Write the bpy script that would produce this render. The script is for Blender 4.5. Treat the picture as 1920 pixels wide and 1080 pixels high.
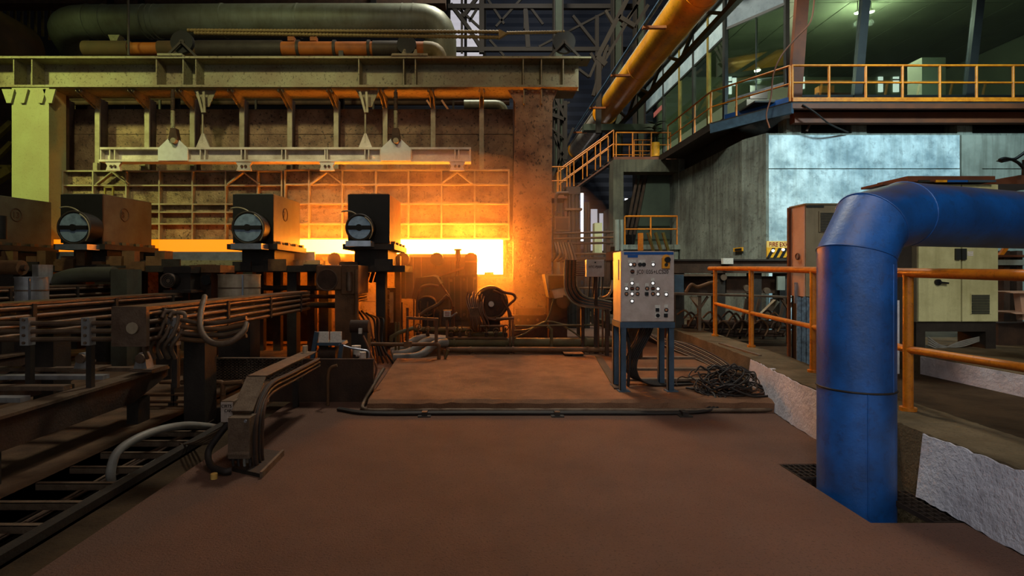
import bpy, bmesh, math, random
from mathutils import Vector, Matrix
random.seed(7)
sc = bpy.context.scene
C = sc.collection
for o in list(bpy.data.objects):
    bpy.data.objects.remove(o, do_unlink=True)

# ---------------------------------------------------------------- camera
# image frame 1920x1080, focal length 1000 px, vanishing point of the hall axis at (900, 515)
EYE = 1.55
cam_d = bpy.data.cameras.new('camera')
cam_d.sensor_width = 36.0
cam_d.lens = 36.0 * 1000 / 1920
cam_d.shift_x = 60 / 1920
cam_d.shift_y = -25 / 1920
cam_d.clip_end = 200
cam = bpy.data.objects.new('camera', cam_d)
C.objects.link(cam)
cam.location = (0, 0, EYE)
cam.rotation_euler = (math.pi / 2, 0, 0)
sc.camera = cam

# ---------------------------------------------------------------- world, lamps, exposure
sc.view_settings.view_transform = 'Standard'
sc.view_settings.look = 'None'
sc.view_settings.gamma = 1.0
sc.view_settings.use_curve_mapping = False
sc.view_settings.exposure = 0.0
sc.cycles.use_denoising = True
sc.cycles.max_bounces = 6
sc.cycles.volume_bounces = 0
sc.cycles.sample_clamp_indirect = 4.0

w = bpy.data.worlds.new('world')
sc.world = w
w.use_nodes = True
w.node_tree.nodes['Background'].inputs[0].default_value = (0.55, 0.6, 0.65, 1)
w.node_tree.nodes['Background'].inputs[1].default_value = 0.02


def area_lamp(name, loc, target, size, power, col, size_y=None):
    d = bpy.data.lights.new(name, 'AREA')
    d.energy = power
    d.color = col
    d.shape = 'RECTANGLE' if size_y else 'SQUARE'
    d.size = size
    if size_y:
        d.size_y = size_y
    o = bpy.data.objects.new(name, d)
    C.objects.link(o)
    o.location = loc
    v = Vector(target) - Vector(loc)
    o.rotation_euler = v.to_track_quat('-Z', 'Y').to_euler()
    return o


def point_lamp(name, loc, power, col, r=0.3):
    d = bpy.data.lights.new(name, 'POINT')
    d.energy = power
    d.color = col
    d.shadow_soft_size = r
    o = bpy.data.objects.new(name, d)
    C.objects.link(o)
    o.location = loc
    return o


def spot_lamp(name, loc, target, power, col, cone, r=0.3, blend=0.6):
    d = bpy.data.lights.new(name, 'SPOT')
    d.energy = power
    d.color = col
    d.shadow_soft_size = r
    d.spot_size = math.radians(cone)
    d.spot_blend = blend
    o = bpy.data.objects.new(name, d)
    C.objects.link(o)
    o.location = loc
    v = Vector(target) - Vector(loc)
    o.rotation_euler = v.to_track_quat('-Z', 'Y').to_euler()
    return o


# high bay lamps of the hall, with some added fills: greenish discharge lamps over the furnace bay, cool daylight over the pulpit bay
spot_lamp('bay_lamp_furnace', (-12.5, 3.5, 10.5), (-11.0, 12.3, 4.6), 5600, (0.84, 1.0, 0.30), 48, .5, .9)
spot_lamp('bay_lamp_girder', (-5.0, 3.0, 10.5), (-5.8, 12.4, 4.7), 2700, (0.95, 0.95, 0.50), 56, .5, .9)
spot_lamp('bay_lamp_mouth', (0.0, 3.0, 10.5), (-1.0, 12.4, 5.0), 800, (1.0, 0.74, 0.42), 56, .5, .9)
area_lamp('bay_lamp_floor', (0.4, 2.0, 9.5), (0.4, 3.4, 0), 3.0, 125, (1.0, 0.84, 0.76))
spot_lamp('bay_lamp_pulpit', (9.5, 5.0, 10.5), (10.0, 13, 3.6), 6500, (0.55, 0.85, 1.0), 62, .5, .9)
spot_lamp('aisle_fill_lamp', (2.5, 5.5, 10.0), (6.4, 14, 4.4), 4400, (0.85, 0.97, 0.88), 60, .5, .9)  # added fill to lighten the side wall and landing
spot_lamp('bay_lamp_rear', (-0.8, -2.5, 6.0), (3.4, 4.6, 0.7), 900, (0.82, 0.90, 1.0), 46, .5, .9)
spot_lamp('cabinet_fill_lamp', (5.5, 0.0, 7.0), (7.0, 8.0, 1.4), 950, (1.0, 0.98, 0.85), 40, .5, .9)  # added fill for the cabinet fronts
area_lamp('roof_light_pipe', (0.5, 15.5, 15.5), (5, 16, 8), 2.5, 1700, (1.0, 0.95, 0.8))
area_lamp('far_fill_lamp', (3.0, 21.0, 17.0), (2.0, 30, 10), 3.0, 150, (0.75, 0.85, 1.0))  # added fill for the back wall and trusses

# ---------------------------------------------------------------- helpers
def X(px, Y):
    return (px - 900) * Y / 1000


def Z(py, Y):
    return EYE - (py - 515) * Y / 1000


def P(px, py, Y):
    """a pixel direction at the depth Y of the wall or thing it lies on"""
    return Vector((X(px, Y), Y, Z(py, Y)))


def G(px, py, z=0.0):
    """a pixel direction followed down to a level surface of height z"""
    Y = (EYE - z) * 1000 / (py - 515)
    return Vector((X(px, Y), Y, z))


def lin(c):
    return tuple(((v / 255) / 12.92 if v / 255 <= 0.04045 else ((v / 255 + 0.055) / 1.055) ** 2.4) for v in c) + (1,)


MATS = {}


def mat(name, col, rough=0.7, metal=0.0, col2=None, scale=3.0, amount=0.5, speck=0.0, speck_col=(25, 20, 14), speck_scale=60,
        streak=0.0, streak_col=(50, 40, 30), bump=0.0, bump_scale=40, spec=0.4, emit=None, emit_s=0.0, dust=None):
    m = bpy.data.materials.new(name)
    m.use_nodes = True
    nt = m.node_tree
    b = nt.nodes['Principled BSDF']
    b.inputs['Roughness'].default_value = rough
    b.inputs['Metallic'].default_value = metal
    b.inputs['Specular IOR Level'].default_value = spec
    geo = nt.nodes.new('ShaderNodeNewGeometry')
    L = nt.links.new

    def noise(sc_, detail=5, rg=0.6, vec=None):
        n = nt.nodes.new('ShaderNodeTexNoise')
        n.inputs['Scale'].default_value = sc_
        n.inputs['Detail'].default_value = detail
        n.inputs['Roughness'].default_value = rg
        L(vec or geo.outputs['Position'], n.inputs['Vector'])
        return n.outputs['Fac']

    def ramp(fac, lo, hi):
        r = nt.nodes.new('ShaderNodeMapRange')
        r.inputs['From Min'].default_value = lo
        r.inputs['From Max'].default_value = hi
        L(fac, r.inputs['Value'])
        return r.outputs[0]

    def mix(fac, a, c, k=1.0):
        mx = nt.nodes.new('ShaderNodeMix')
        mx.data_type = 'RGBA'
        mu = nt.nodes.new('ShaderNodeMath')
        mu.operation = 'MULTIPLY'
        mu.inputs[1].default_value = k
        L(fac, mu.inputs[0])
        L(mu.outputs[0], mx.inputs[0])
        if hasattr(a, 'is_linked'):
            L(a, mx.inputs[6])
        else:
            mx.inputs[6].default_value = a
        mx.inputs[7].default_value = c
        return mx.outputs[2]
    cur = lin(col)
    if col2 is not None:
        cur = mix(ramp(noise(scale), 0.38, 0.66), cur, lin(col2), amount)
    if streak:
        mp = nt.nodes.new('ShaderNodeMapping')
        mp.inputs['Scale'].default_value = (6, 6, 0.5)
        L(geo.outputs['Position'], mp.inputs['Vector'])
        cur = mix(ramp(noise(1.6, 4, 0.6, mp.outputs[0]), 0.46, 0.72), cur, lin(streak_col), streak)
    if speck:
        cur = mix(ramp(noise(speck_scale, 3, 0.7), 0.56, 0.66), cur, lin(speck_col), speck)
    if dust:
        # dust that has settled on surfaces facing up
        sp = nt.nodes.new('ShaderNodeSeparateXYZ')
        L(geo.outputs['Normal'], sp.inputs[0])
        ad = nt.nodes.new('ShaderNodeMath')
        ad.operation = 'ADD'
        nz = nt.nodes.new('ShaderNodeMath')
        nz.operation = 'MULTIPLY_ADD'
        nz.inputs[1].default_value = 0.8
        nz.inputs[2].default_value = -0.4
        L(noise(4.0), nz.inputs[0])
        L(sp.outputs[2], ad.inputs[0])
        L(nz.outputs[0], ad.inputs[1])
        cur = mix(ramp(ad.outputs[0], 0.5, 1.0), cur, lin(dust), 0.92)
    if hasattr(cur, 'is_linked'):
        L(cur, b.inputs['Base Color'])
    else:
        b.inputs['Base Color'].default_value = cur
    if bump:
        bn = nt.nodes.new('ShaderNodeBump')
        bn.inputs['Strength'].default_value = bump
        bn.inputs['Distance'].default_value = 0.02
        L(noise(bump_scale, 4, 0.65), bn.inputs['Height'])
        L(bn.outputs[0], b.inputs['Normal'])
    if emit:
        b.inputs['Emission Color'].default_value = emit
        b.inputs['Emission Strength'].default_value = emit_s
    MATS[name] = m
    return m


class M:
    """collects solid shapes into one mesh, in world coordinates"""

    def __init__(s):
        s.v, s.f, s.sm = [], [], []

    def add(s, vs, fs, smooth=False):
        o = len(s.v)
        s.v += [tuple(x) for x in vs]
        for f in fs:
            s.f.append(tuple(i + o for i in f))
            s.sm.append(smooth)
        return s

    def box(s, x0, x1, y0, y1, z0, z1):
        if x1 < x0: x0, x1 = x1, x0
        if y1 < y0: y0, y1 = y1, y0
        if z1 < z0: z0, z1 = z1, z0
        vs = [(x, y, z) for z in (z0, z1) for y in (y0, y1) for x in (x0, x1)]
        return s.add(vs, [(0, 2, 3, 1), (4, 5, 7, 6), (0, 1, 5, 4), (2, 6, 7, 3), (0, 4, 6, 2), (1, 3, 7, 5)])

    def pbox(s, px0, px1, py0, py1, Y, depth):
        """box whose front face fills the given pixels at depth Y"""
        return s.box(X(px0, Y), X(px1, Y), Y, Y + depth, Z(py1, Y), Z(py0, Y))

    def bar(s, a, b, w, h, up=(0, 0, 1)):
        a, b = Vector(a), Vector(b)
        d = (b - a).normalized()
        u = Vector(up)
        if abs(d.dot(u)) > 0.98:
            u = Vector((0, 1, 0))
        r = d.cross(u).normalized()
        u = r.cross(d).normalized()
        vs = []
        for p in (a, b):
            for i, j in ((-1, -1), (1, -1), (1, 1), (-1, 1)):
                vs.append(p + r * (i * w / 2) + u * (j * h / 2))
        return s.add(vs, [(0, 1, 2, 3), (7, 6, 5, 4), (0, 4, 5, 1), (1, 5, 6, 2), (2, 6, 7, 3), (3, 7, 4, 0)])

    def cyl(s, a, b, r, n=16, r2=None, caps=True):
        return s.tube([a, b], r, n, caps, [r, r if r2 is None else r2])

    def tube(s, pts, r, n=10, caps=True, radii=None, mitre=True):
        pts = [Vector(p) for p in pts]
        k = len(pts)
        rings = []
        prev = None
        for i, p in enumerate(pts):
            d0 = (pts[i] - pts[i - 1]).normalized() if i else None
            d1 = (pts[i + 1] - pts[i]).normalized() if i < k - 1 else None
            d = ((d0 or d1) + (d1 or d0)).normalized()
            if prev is None:
                u = Vector((0, 0, 1)) if abs(d.z) < 0.9 else Vector((0, 1, 0))
                u = (u - d * u.dot(d)).normalized()
            else:
                u = (prev - d * prev.dot(d)).normalized()
            prev = u
            q = d.cross(u)
            rr = radii[i] if radii else r
            ring = []
            ref = d1 or d0
            for j in range(n):
                t = 2 * math.pi * j / n
                off = u * math.cos(t) * rr + q * math.sin(t) * rr
                if mitre and d0 is not None and d1 is not None:
                    # stretch in the bend plane so that the tube keeps its width through the mitre
                    ax = (d1 - d0)
                    if ax.length > 1e-5:
                        ax.normalize()
                        c = max(0.35, abs(d0.dot(d)))
                        off = off + ax * off.dot(ax) * (1 / c - 1)
                ring.append(p + off)
            rings.append(ring)
        vs = [p for r_ in rings for p in r_]
        fs = []
        for i in range(k - 1):
            for j in range(n):
                a, b2 = i * n + j, i * n + (j + 1) % n
                fs.append((a, b2, b2 + n, a + n))
        s.add(vs, fs, True)
        if caps:
            s.add(rings[0], [tuple(range(n - 1, -1, -1))])
            s.add(rings[-1], [tuple(range(n))])
        return s

    def prism(s, poly, vec):
        n = len(poly)
        vec = Vector(vec)
        a = [Vector(p) for p in poly]
        b = [p + vec for p in a]
        nor = Vector((0, 0, 0))
        for i in range(n):
            nor += a[i].cross(a[(i + 1) % n])
        flip = nor.dot(vec) > 0
        fs = [tuple(range(n)), tuple(range(2 * n - 1, n - 1, -1))] + [(i, i + n, (i + 1) % n + n, (i + 1) % n) for i in range(n)]
        if flip:
            fs = [tuple(reversed(f)) for f in fs]
        return s.add(a + b, fs)

    def disc(s, c, axis, r, t, n=20):
        c, ax = Vector(c), Vector(axis).normalized()
        return s.cyl(c, c + ax * t, r, n)

    def ring(s, c, axis, R, r, n=24, m=8, a0=0, a1=2 * math.pi):
        c, ax = Vector(c), Vector(axis).normalized()
        u = Vector((0, 0, 1)) if abs(ax.z) < 0.9 else Vector((1, 0, 0))
        u = (u - ax * u.dot(ax)).normalized()
        q = ax.cross(u)
        pts = [c + (u * math.cos(a0 + (a1 - a0) * i / n) + q * math.sin(a0 + (a1 - a0) * i / n)) * R for i in range(n + 1)]
        return s.tube(pts, r, m, mitre=False)

    def build(s, name, material, parent=None, bevel=0.0):
        if parent is not None:
            org = parent.matrix_world.translation.copy() if parent.parent is None else Vector(parent['_o'])
            org = Vector(parent['_o'])
        else:
            xs, ys, zs = zip(*s.v)
            org = Vector(((min(xs) + max(xs)) / 2, (min(ys) + max(ys)) / 2, min(zs)))
        me = bpy.data.meshes.new(name)
        me.from_pydata([(Vector(p) - org)[:] for p in s.v], [], s.f)
        me.polygons.foreach_set('use_smooth', s.sm)
        me.update()
        bm = bmesh.new()
        bm.from_mesh(me)
        bmesh.ops.recalc_face_normals(bm, faces=bm.faces)
        bm.to_mesh(me)
        bm.free()
        m = MATS[material] if isinstance(material, str) else material
        me.materials.append(m)
        o = bpy.data.objects.new(name, me)
        C.objects.link(o)
        if parent is not None:
            o.parent = parent
            o['_o'] = tuple(org)
        else:
            o.location = org
            o['_o'] = tuple(org)
        if bevel:
            bv = o.modifiers.new('edge', 'BEVEL')
            bv.width = bevel
            bv.segments = 2
            bv.limit_method = 'ANGLE'
            bv.harden_normals = False
        return o


def T(name, label, cat, loc=(0, 0, 0), group=None, kind=None):
    o = bpy.data.objects.new(name, None)
    C.objects.link(o)
    o.location = loc
    o['_o'] = tuple(loc)
    o.empty_display_size = 0.2
    if label: o['label'] = label
    if cat: o['category'] = cat
    if group: o['group'] = group
    if kind: o['kind'] = kind
    return o


def tag(o, label, cat, group=None, kind=None):
    o['label'] = label
    if cat: o['category'] = cat
    if group: o['group'] = group
    if kind: o['kind'] = kind
    return o


def struct(name, label, cat='structure', loc=(0, 0, 0)):
    return T(name, label, cat, loc, None, 'structure')


def writing(name, body, size, loc, material, parent, rot=(math.pi / 2, 0, 0), depth=0.002, squeeze=1.0, align='LEFT'):
    cu = bpy.data.curves.new(name, 'FONT')
    cu.body = body
    cu.size = size
    cu.extrude = depth
    cu.align_x = align
    tmp = bpy.data.objects.new(name + '_tmp', cu)
    C.objects.link(tmp)
    dg = bpy.context.evaluated_depsgraph_get()
    me = bpy.data.meshes.new_from_object(tmp.evaluated_get(dg))
    bpy.data.objects.remove(tmp, do_unlink=True)
    for v in me.vertices:
        v.co.x *= squeeze
    me.materials.clear()
    me.materials.append(MATS[material])
    o = bpy.data.objects.new(name, me)
    C.objects.link(o)
    org = Vector(parent['_o'])
    o.parent = parent
    o.location = Vector(loc) - org
    o.rotation_euler = rot
    return o


def arc(p0, p1, p2, n=6):
    """points of a smooth bend from p0 to p2 round the corner p1"""
    p0, p1, p2 = Vector(p0), Vector(p1), Vector(p2)
    return [p0 * (1 - t) ** 2 + p1 * 2 * t * (1 - t) + p2 * t * t for t in [i / n for i in range(n + 1)]]


def smooth_path(pts, n=5, k=0.35):
    """round the corners of a polyline"""
    pts = [Vector(p) for p in pts]
    out = [pts[0]]
    for i in range(1, len(pts) - 1):
        a = pts[i] + (pts[i - 1] - pts[i]) * k
        b = pts[i] + (pts[i + 1] - pts[i]) * k
        out += arc(a, pts[i], b, n)
    out.append(pts[-1])
    return out


def spline(pts, n=6):
    """Catmull-Rom curve through points"""
    pts = [Vector(p) for p in pts]
    q = [pts[0] * 2 - pts[1]] + pts + [pts[-1] * 2 - pts[-2]]
    out = []
    for i in range(1, len(q) - 2):
        for j in range(n):
            t = j / n
            a, b, c, d = q[i - 1], q[i], q[i + 1], q[i + 2]
            out.append(0.5 * ((2 * b) + (c - a) * t + (2 * a - 5 * b + 4 * c - d) * t * t + (3 * b - a - 3 * c + d) * t ** 3))
    out.append(pts[-1])
    return out


# ---------------------------------------------------------------- materials
mat('floor', (116, 86, 70), 0.9, col2=(100, 72, 58), scale=1.3, amount=0.6, speck=0.55, speck_col=(70, 50, 40), speck_scale=55, bump=1.0, bump_scale=75, spec=0.22)
mat('dust', (108, 84, 62), 0.95, col2=(70, 54, 42), scale=3, amount=0.8, bump=0.5, bump_scale=50, spec=0.15)
mat('slab_top', (128, 92, 66), 0.92, col2=(96, 66, 46), scale=2.2, amount=0.8, speck=0.4, speck_col=(70, 48, 32), speck_scale=70, bump=0.6, bump_scale=60, spec=0.2)
mat('pit', (44, 36, 30), 0.95, col2=(28, 22, 18), scale=4, amount=0.7, spec=0.1)
mat('girder_steel', (134, 128, 96), 0.62, 0.0, col2=(112, 88, 62), scale=1.3, amount=0.75, speck=0.8, speck_col=(58, 46, 30), speck_scale=16, bump=0.5, bump_scale=24)
mat('column_lamplit', (150, 150, 104), 0.6, 0.0, col2=(134, 124, 84), scale=1.2, amount=0.6, speck=0.25, speck_col=(82, 70, 44), speck_scale=22, bump=0.15)  # yellow-green cast of the lamp is put into this colour
mat('furnace_plate', (136, 108, 80), 0.6, 0.15, col2=(84, 56, 38), scale=1.8, amount=0.95, speck=0.9, speck_col=(38, 28, 18), speck_scale=13, bump=0.9, bump_scale=22)
mat('door_plate', (142, 118, 86), 0.5, 0.25, col2=(90, 64, 40), scale=2.6, amount=0.95, speck=0.9, speck_col=(46, 32, 18), speck_scale=17, bump=0.9, bump_scale=26)
mat('rib_steel', (150, 140, 112), 0.55, 0.2, col2=(104, 84, 58), scale=4, amount=0.6, bump=0.2)
mat('spreader_steel', (206, 192, 176), 0.55, 0.2, col2=(134, 116, 98), scale=2, amount=0.7, speck=0.3, speck_col=(90, 72, 54), speck_scale=40)
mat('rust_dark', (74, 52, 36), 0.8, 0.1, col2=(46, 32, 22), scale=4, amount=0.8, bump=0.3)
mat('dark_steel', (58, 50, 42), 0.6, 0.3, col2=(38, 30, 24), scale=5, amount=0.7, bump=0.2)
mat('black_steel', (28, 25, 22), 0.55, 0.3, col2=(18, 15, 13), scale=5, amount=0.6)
mat('housing_paint', (84, 84, 70), 0.55, 0.1, col2=(62, 54, 44), scale=2.5, amount=0.7, speck=0.3, bump=0.1)
mat('rack_steel', (120, 98, 78), 0.45, 0.5, col2=(80, 56, 40), scale=6, amount=0.7, bump=0.2)
mat('rusty_pipe', (118, 84, 52), 0.65, 0.2, col2=(80, 52, 30), scale=5, amount=0.7, bump=0.25)
mat('olive_pipe', (110, 96, 58), 0.65, 0.1, col2=(80, 64, 38), scale=4, amount=0.7, bump=0.2)
mat('bright_metal', (176, 182, 190), 0.32, 0.8, col2=(120, 122, 126), scale=8, amount=0.5)
mat('motor_blue_grey', (150, 172, 188), 0.4, 0.4, col2=(92, 108, 120), scale=9, amount=0.6)
mat('can_paint', (186, 168, 138), 0.45, 0.15, col2=(134, 114, 88), scale=5, amount=0.6, streak=0.4, streak_col=(96, 76, 54))
mat('can_grey', (158, 158, 156), 0.4, 0.3, col2=(104, 94, 88), scale=5, amount=0.6, streak=0.4, streak_col=(80, 70, 62))
mat('duct_grey', (122, 128, 110), 0.5, 0.3, col2=(96, 92, 66), scale=1.2, amount=0.7, streak=0.3, streak_col=(70, 64, 46), bump=0.1)
mat('duct_rust', (84, 60, 34), 0.8, 0.1, col2=(52, 44, 26), scale=1.1, amount=0.8)
mat('pipe_orange_band', (150, 80, 18), 0.65, col2=(104, 54, 16), scale=4, amount=0.6)
mat('yellow_pipe', (232, 158, 10), 0.28, 0.15, col2=(190, 112, 8), scale=1.5, amount=0.7, speck=0.35, speck_col=(92, 52, 10), speck_scale=14, spec=0.6)
mat('silver_wrap', (222, 210, 186), 0.3, 0.2, col2=(150, 126, 90), scale=3, amount=0.5)
mat('rail_paint', (214, 126, 20), 0.4, 0.0, col2=(170, 84, 14), scale=7, amount=0.7, speck=0.35, speck_col=(82, 44, 14), speck_scale=45, spec=0.5)
mat('blue_paint', (2, 94, 172), 0.40, 0.0, col2=(3, 60, 112), scale=2.6, amount=0.9, speck=0.35, speck_col=(18, 34, 66), speck_scale=20, spec=0.9, bump=0.12, dust=(84, 66, 58))
mat('blue_frame', (66, 84, 98), 0.5, 0.2, col2=(44, 54, 62), scale=6, amount=0.6)
mat('blue_conduit', (110, 148, 178), 0.3, 0.6, col2=(60, 84, 104), scale=5, amount=0.5)
mat('panel_grey', (190, 172, 158), 0.5, 0.1, col2=(152, 132, 112), scale=7, amount=0.5, speck=0.15, speck_col=(110, 92, 76), speck_scale=80)
mat('cabinet_cream', (206, 200, 146), 0.5, 0.0, col2=(164, 156, 106), scale=3, amount=0.6, streak=0.3, streak_col=(128, 116, 72), speck=0.15, speck_col=(110, 98, 60))
mat('cabinet_pink', (198, 158, 130), 0.5, 0.0, col2=(170, 128, 100), scale=3, amount=0.6, speck=0.2, speck_col=(130, 92, 66))
mat('cabinet_tan', (140, 128, 100), 0.55, 0.0, col2=(110, 98, 72), scale=3, amount=0.6, streak=0.3, streak_col=(82, 72, 50))
mat('white_panel', (206, 204, 196), 0.5, col2=(176, 170, 158), scale=8, amount=0.4)
mat('concrete', (120, 122, 108), 0.9, col2=(76, 74, 64), scale=1.2, amount=0.8, streak=0.7, streak_col=(56, 52, 44), speck=0.6, speck_col=(58, 54, 44), speck_scale=7, bump=0.6, bump_scale=14)
mat('concrete_dark', (84, 80, 62), 0.9, col2=(54, 50, 38), scale=1.4, amount=0.8, streak=0.6, streak_col=(36, 32, 24), bump=0.4, bump_scale=24)
mat('plaster', (204, 216, 212), 0.8, col2=(128, 146, 148), scale=2.2, amount=0.9, streak=0.35, streak_col=(104, 112, 102), speck=0.35, speck_col=(92, 104, 104), speck_scale=6, bump=1.0, bump_scale=5, spec=0.3)
mat('plaster_dull', (142, 144, 128), 0.85, col2=(108, 110, 96), scale=1.5, amount=0.8, streak=0.5, streak_col=(78, 74, 60), bump=0.4, bump_scale=14)
mat('whitewash', (206, 202, 206), 0.85, col2=(168, 162, 166), scale=5, amount=0.6, speck=0.2, speck_col=(122, 110, 106), speck_scale=24, bump=0.7, bump_scale=24, spec=0.25)
mat('kerb_top', (112, 96, 72), 0.95, col2=(78, 66, 46), scale=3, amount=0.8, speck=0.4, speck_col=(58, 50, 32), speck_scale=40, bump=0.6, bump_scale=34, spec=0.15)
mat('earth', (70, 56, 40), 0.97, col2=(44, 34, 24), scale=2.4, amount=0.8, bump=0.7, bump_scale=26, spec=0.1)
mat('grating', (62, 48, 36), 0.7, 0.3, col2=(42, 32, 24), scale=8, amount=0.6)
mat('tray_steel', (118, 98, 78), 0.6, 0.4, col2=(84, 64, 48), scale=9, amount=0.7, speck=0.3, speck_scale=80, bump=0.3)
mat('cable', (34, 27, 22), 0.65, col2=(50, 38, 28), scale=9, amount=0.6)
mat('hose_grey', (138, 134, 124), 0.5, col2=(104, 98, 88), scale=8, amount=0.5)
mat('hose_rust', (104, 62, 32), 0.6, col2=(70, 42, 22), scale=8, amount=0.5)
mat('rope_steel', (120, 100, 60), 0.6, 0.4, col2=(78, 60, 34), scale=30, amount=0.6)
mat('ink', (52, 30, 20), 0.8)
mat('black', (14, 13, 12), 0.5)
mat('lamp_white', (236, 236, 230), 0.3, emit=(1, 0.97, 0.92, 1), emit_s=0.7)
mat('lamp_amber', (176, 120, 84), 0.4)
mat('tag_white', (214, 206, 190), 0.6, col2=(176, 166, 148), scale=50, amount=0.7)
mat('estop_yellow', (228, 148, 20), 0.5)
mat('blue_label', (12, 78, 146), 0.5)
mat('sign_yellow', (222, 178, 92), 0.6, col2=(196, 140, 60), scale=12, amount=0.5)
mat('sign_red', (132, 42, 24), 0.6)
mat('hazard_yellow', (226, 156, 10), 0.6, col2=(150, 96, 14), scale=10, amount=0.6)
mat('roof_sheet', (64, 70, 84), 0.6, 0.2, col2=(46, 48, 56), scale=0.4, amount=0.6)
mat('wall_sheet', (52, 54, 60), 0.7, 0.1, col2=(40, 36, 36), scale=0.5, amount=0.6)
mat('truss_steel', (46, 39, 30), 0.75, 0.1, col2=(40, 34, 26), scale=2, amount=0.6)
mat('green_shed', (60, 68, 52), 0.75, col2=(42, 46, 36), scale=1.5, amount=0.6)
mat('fascia_shaded', (104, 118, 124), 0.6, 0.1, col2=(70, 84, 92), scale=1.4, amount=0.8, speck=0.3, speck_col=(48, 58, 64), speck_scale=10)  # darker copy of fascia: shade on the chamfer put into the colour
mat('fascia', (164, 184, 188), 0.5, 0.1, col2=(112, 136, 146), scale=2, amount=0.7, speck=0.3, speck_col=(70, 86, 94), speck_scale=14)
mat('frame_olive', (120, 104, 40), 0.5, col2=(72, 62, 30), scale=5, amount=0.6)
mat('frame_brown', (104, 54, 24), 0.6, col2=(70, 38, 20), scale=3, amount=0.6)
mat('frame_dark', (38, 40, 36), 0.5, col2=(24, 26, 24), scale=5, amount=0.6)
mat('room_wall', (116, 124, 98), 0.8, col2=(84, 92, 74), scale=0.8, amount=0.6)
mat('room_white', (196, 196, 176), 0.7)
mat('paint_blue_band', (24, 74, 132), 0.5, col2=(18, 52, 92), scale=5, amount=0.6)
mat('red_sign', (150, 44, 36), 0.6, col2=(196, 150, 140), scale=40, amount=0.7)
mat('leaf', (40, 52, 24), 0.6, col2=(26, 34, 16), scale=9, amount=0.6)
mat('rag', (110, 130, 142), 0.7, col2=(64, 70, 76), scale=14, amount=0.9, bump=0.6)
mat('dark_opening', (10, 9, 8), 0.9, spec=0.0)


def glow_mat(name, stops, axis_from, axis_to):
    """hot steel: emission colour and strength follow the temperature along the length of the piece"""
    m = bpy.data.materials.new(name)
    m.use_nodes = True
    nt = m.node_tree
    b = nt.nodes['Principled BSDF']
    b.inputs['Base Color'].default_value = (0.08, 0.05, 0.04, 1)
    b.inputs['Roughness'].default_value = 0.9
    geo = nt.nodes.new('ShaderNodeNewGeometry')
    sp = nt.nodes.new('ShaderNodeSeparateXYZ')
    nt.links.new(geo.outputs['Position'], sp.inputs[0])
    mr = nt.nodes.new('ShaderNodeMapRange')
    mr.inputs['From Min'].default_value = axis_from
    mr.inputs['From Max'].default_value = axis_to
    nt.links.new(sp.outputs[0], mr.inputs['Value'])
    cr = nt.nodes.new('ShaderNodeValToRGB')
    while len(cr.color_ramp.elements) > 1:
        cr.color_ramp.elements.remove(cr.color_ramp.elements[-1])
    sr = nt.nodes.new('ShaderNodeValToRGB')
    while len(sr.color_ramp.elements) > 1:
        sr.color_ramp.elements.remove(sr.color_ramp.elements[-1])
    top = max(s[2] for s in stops)
    for i, (t, c, k) in enumerate(stops):
        e = cr.color_ramp.elements[0] if i == 0 else cr.color_ramp.elements.new(t)
        e.position = t
        e.color = c + (1,)
        e = sr.color_ramp.elements[0] if i == 0 else sr.color_ramp.elements.new(t)
        e.position = t
        e.color = (k / top, k / top, k / top, 1)
    nt.links.new(mr.outputs[0], cr.inputs[0])
    nt.links.new(mr.outputs[0], sr.inputs[0])
    mu = nt.nodes.new('ShaderNodeMath')
    mu.operation = 'MULTIPLY'
    mu.inputs[1].default_value = top
    nt.links.new(sr.outputs[0], mu.inputs[0])
    nt.links.new(cr.outputs[0], b.inputs['Emission Color'])
    nt.links.new(mu.outputs[0], b.inputs['Emission Strength'])
    MATS[name] = m


# the slab runs from X = -11.5 (cooler, orange) to X = 0.5 (white hot at the furnace mouth)
glow_mat('hot_slab', [(0.0, (1, 0.20, 0.002), 1.5), (0.52, (1, 0.20, 0.002), 1.8), (0.63, (1, 0.25, 0.016), 40), (1.0, (1, 0.26, 0.02), 95)], -11.5, 0.5)
glow_mat('furnace_fire', [(0.0, (1, 0.28, 0.025), 340), (1.0, (1, 0.28, 0.025), 340)], -2, 1)


def glass_mat(name, tint=(0.75, 0.85, 0.78), refl=0.25):
    m = bpy.data.materials.new(name)
    m.use_nodes = True
    nt = m.node_tree
    nt.nodes.remove(nt.nodes['Principled BSDF'])
    out = nt.nodes['Material Output']
    tr = nt.nodes.new('ShaderNodeBsdfTransparent')
    tr.inputs[0].default_value = tint + (1,)
    gl = nt.nodes.new('ShaderNodeBsdfGlossy')
    gl.inputs['Roughness'].default_value = 0.02
    gl.inputs[0].default_value = (0.9, 0.95, 0.92, 1)
    mx = nt.nodes.new('ShaderNodeMixShader')
    mx.inputs[0].default_value = refl
    nt.links.new(tr.outputs[0], mx.inputs[1])
    nt.links.new(gl.outputs[0], mx.inputs[2])
    nt.links.new(mx.outputs[0], out.inputs[0])
    MATS[name] = m


glass_mat('pulpit_glass', (0.62, 0.72, 0.64), 0.28)


def daylight_mat(name, col, s):
    m = bpy.data.materials.new(name)
    m.use_nodes = True
    b = m.node_tree.nodes['Principled BSDF']
    b.inputs['Base Color'].default_value = (0.6, 0.6, 0.6, 1)
    b.inputs['Emission Color'].default_value = col + (1,)
    b.inputs['Emission Strength'].default_value = s
    MATS[name] = m


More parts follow.
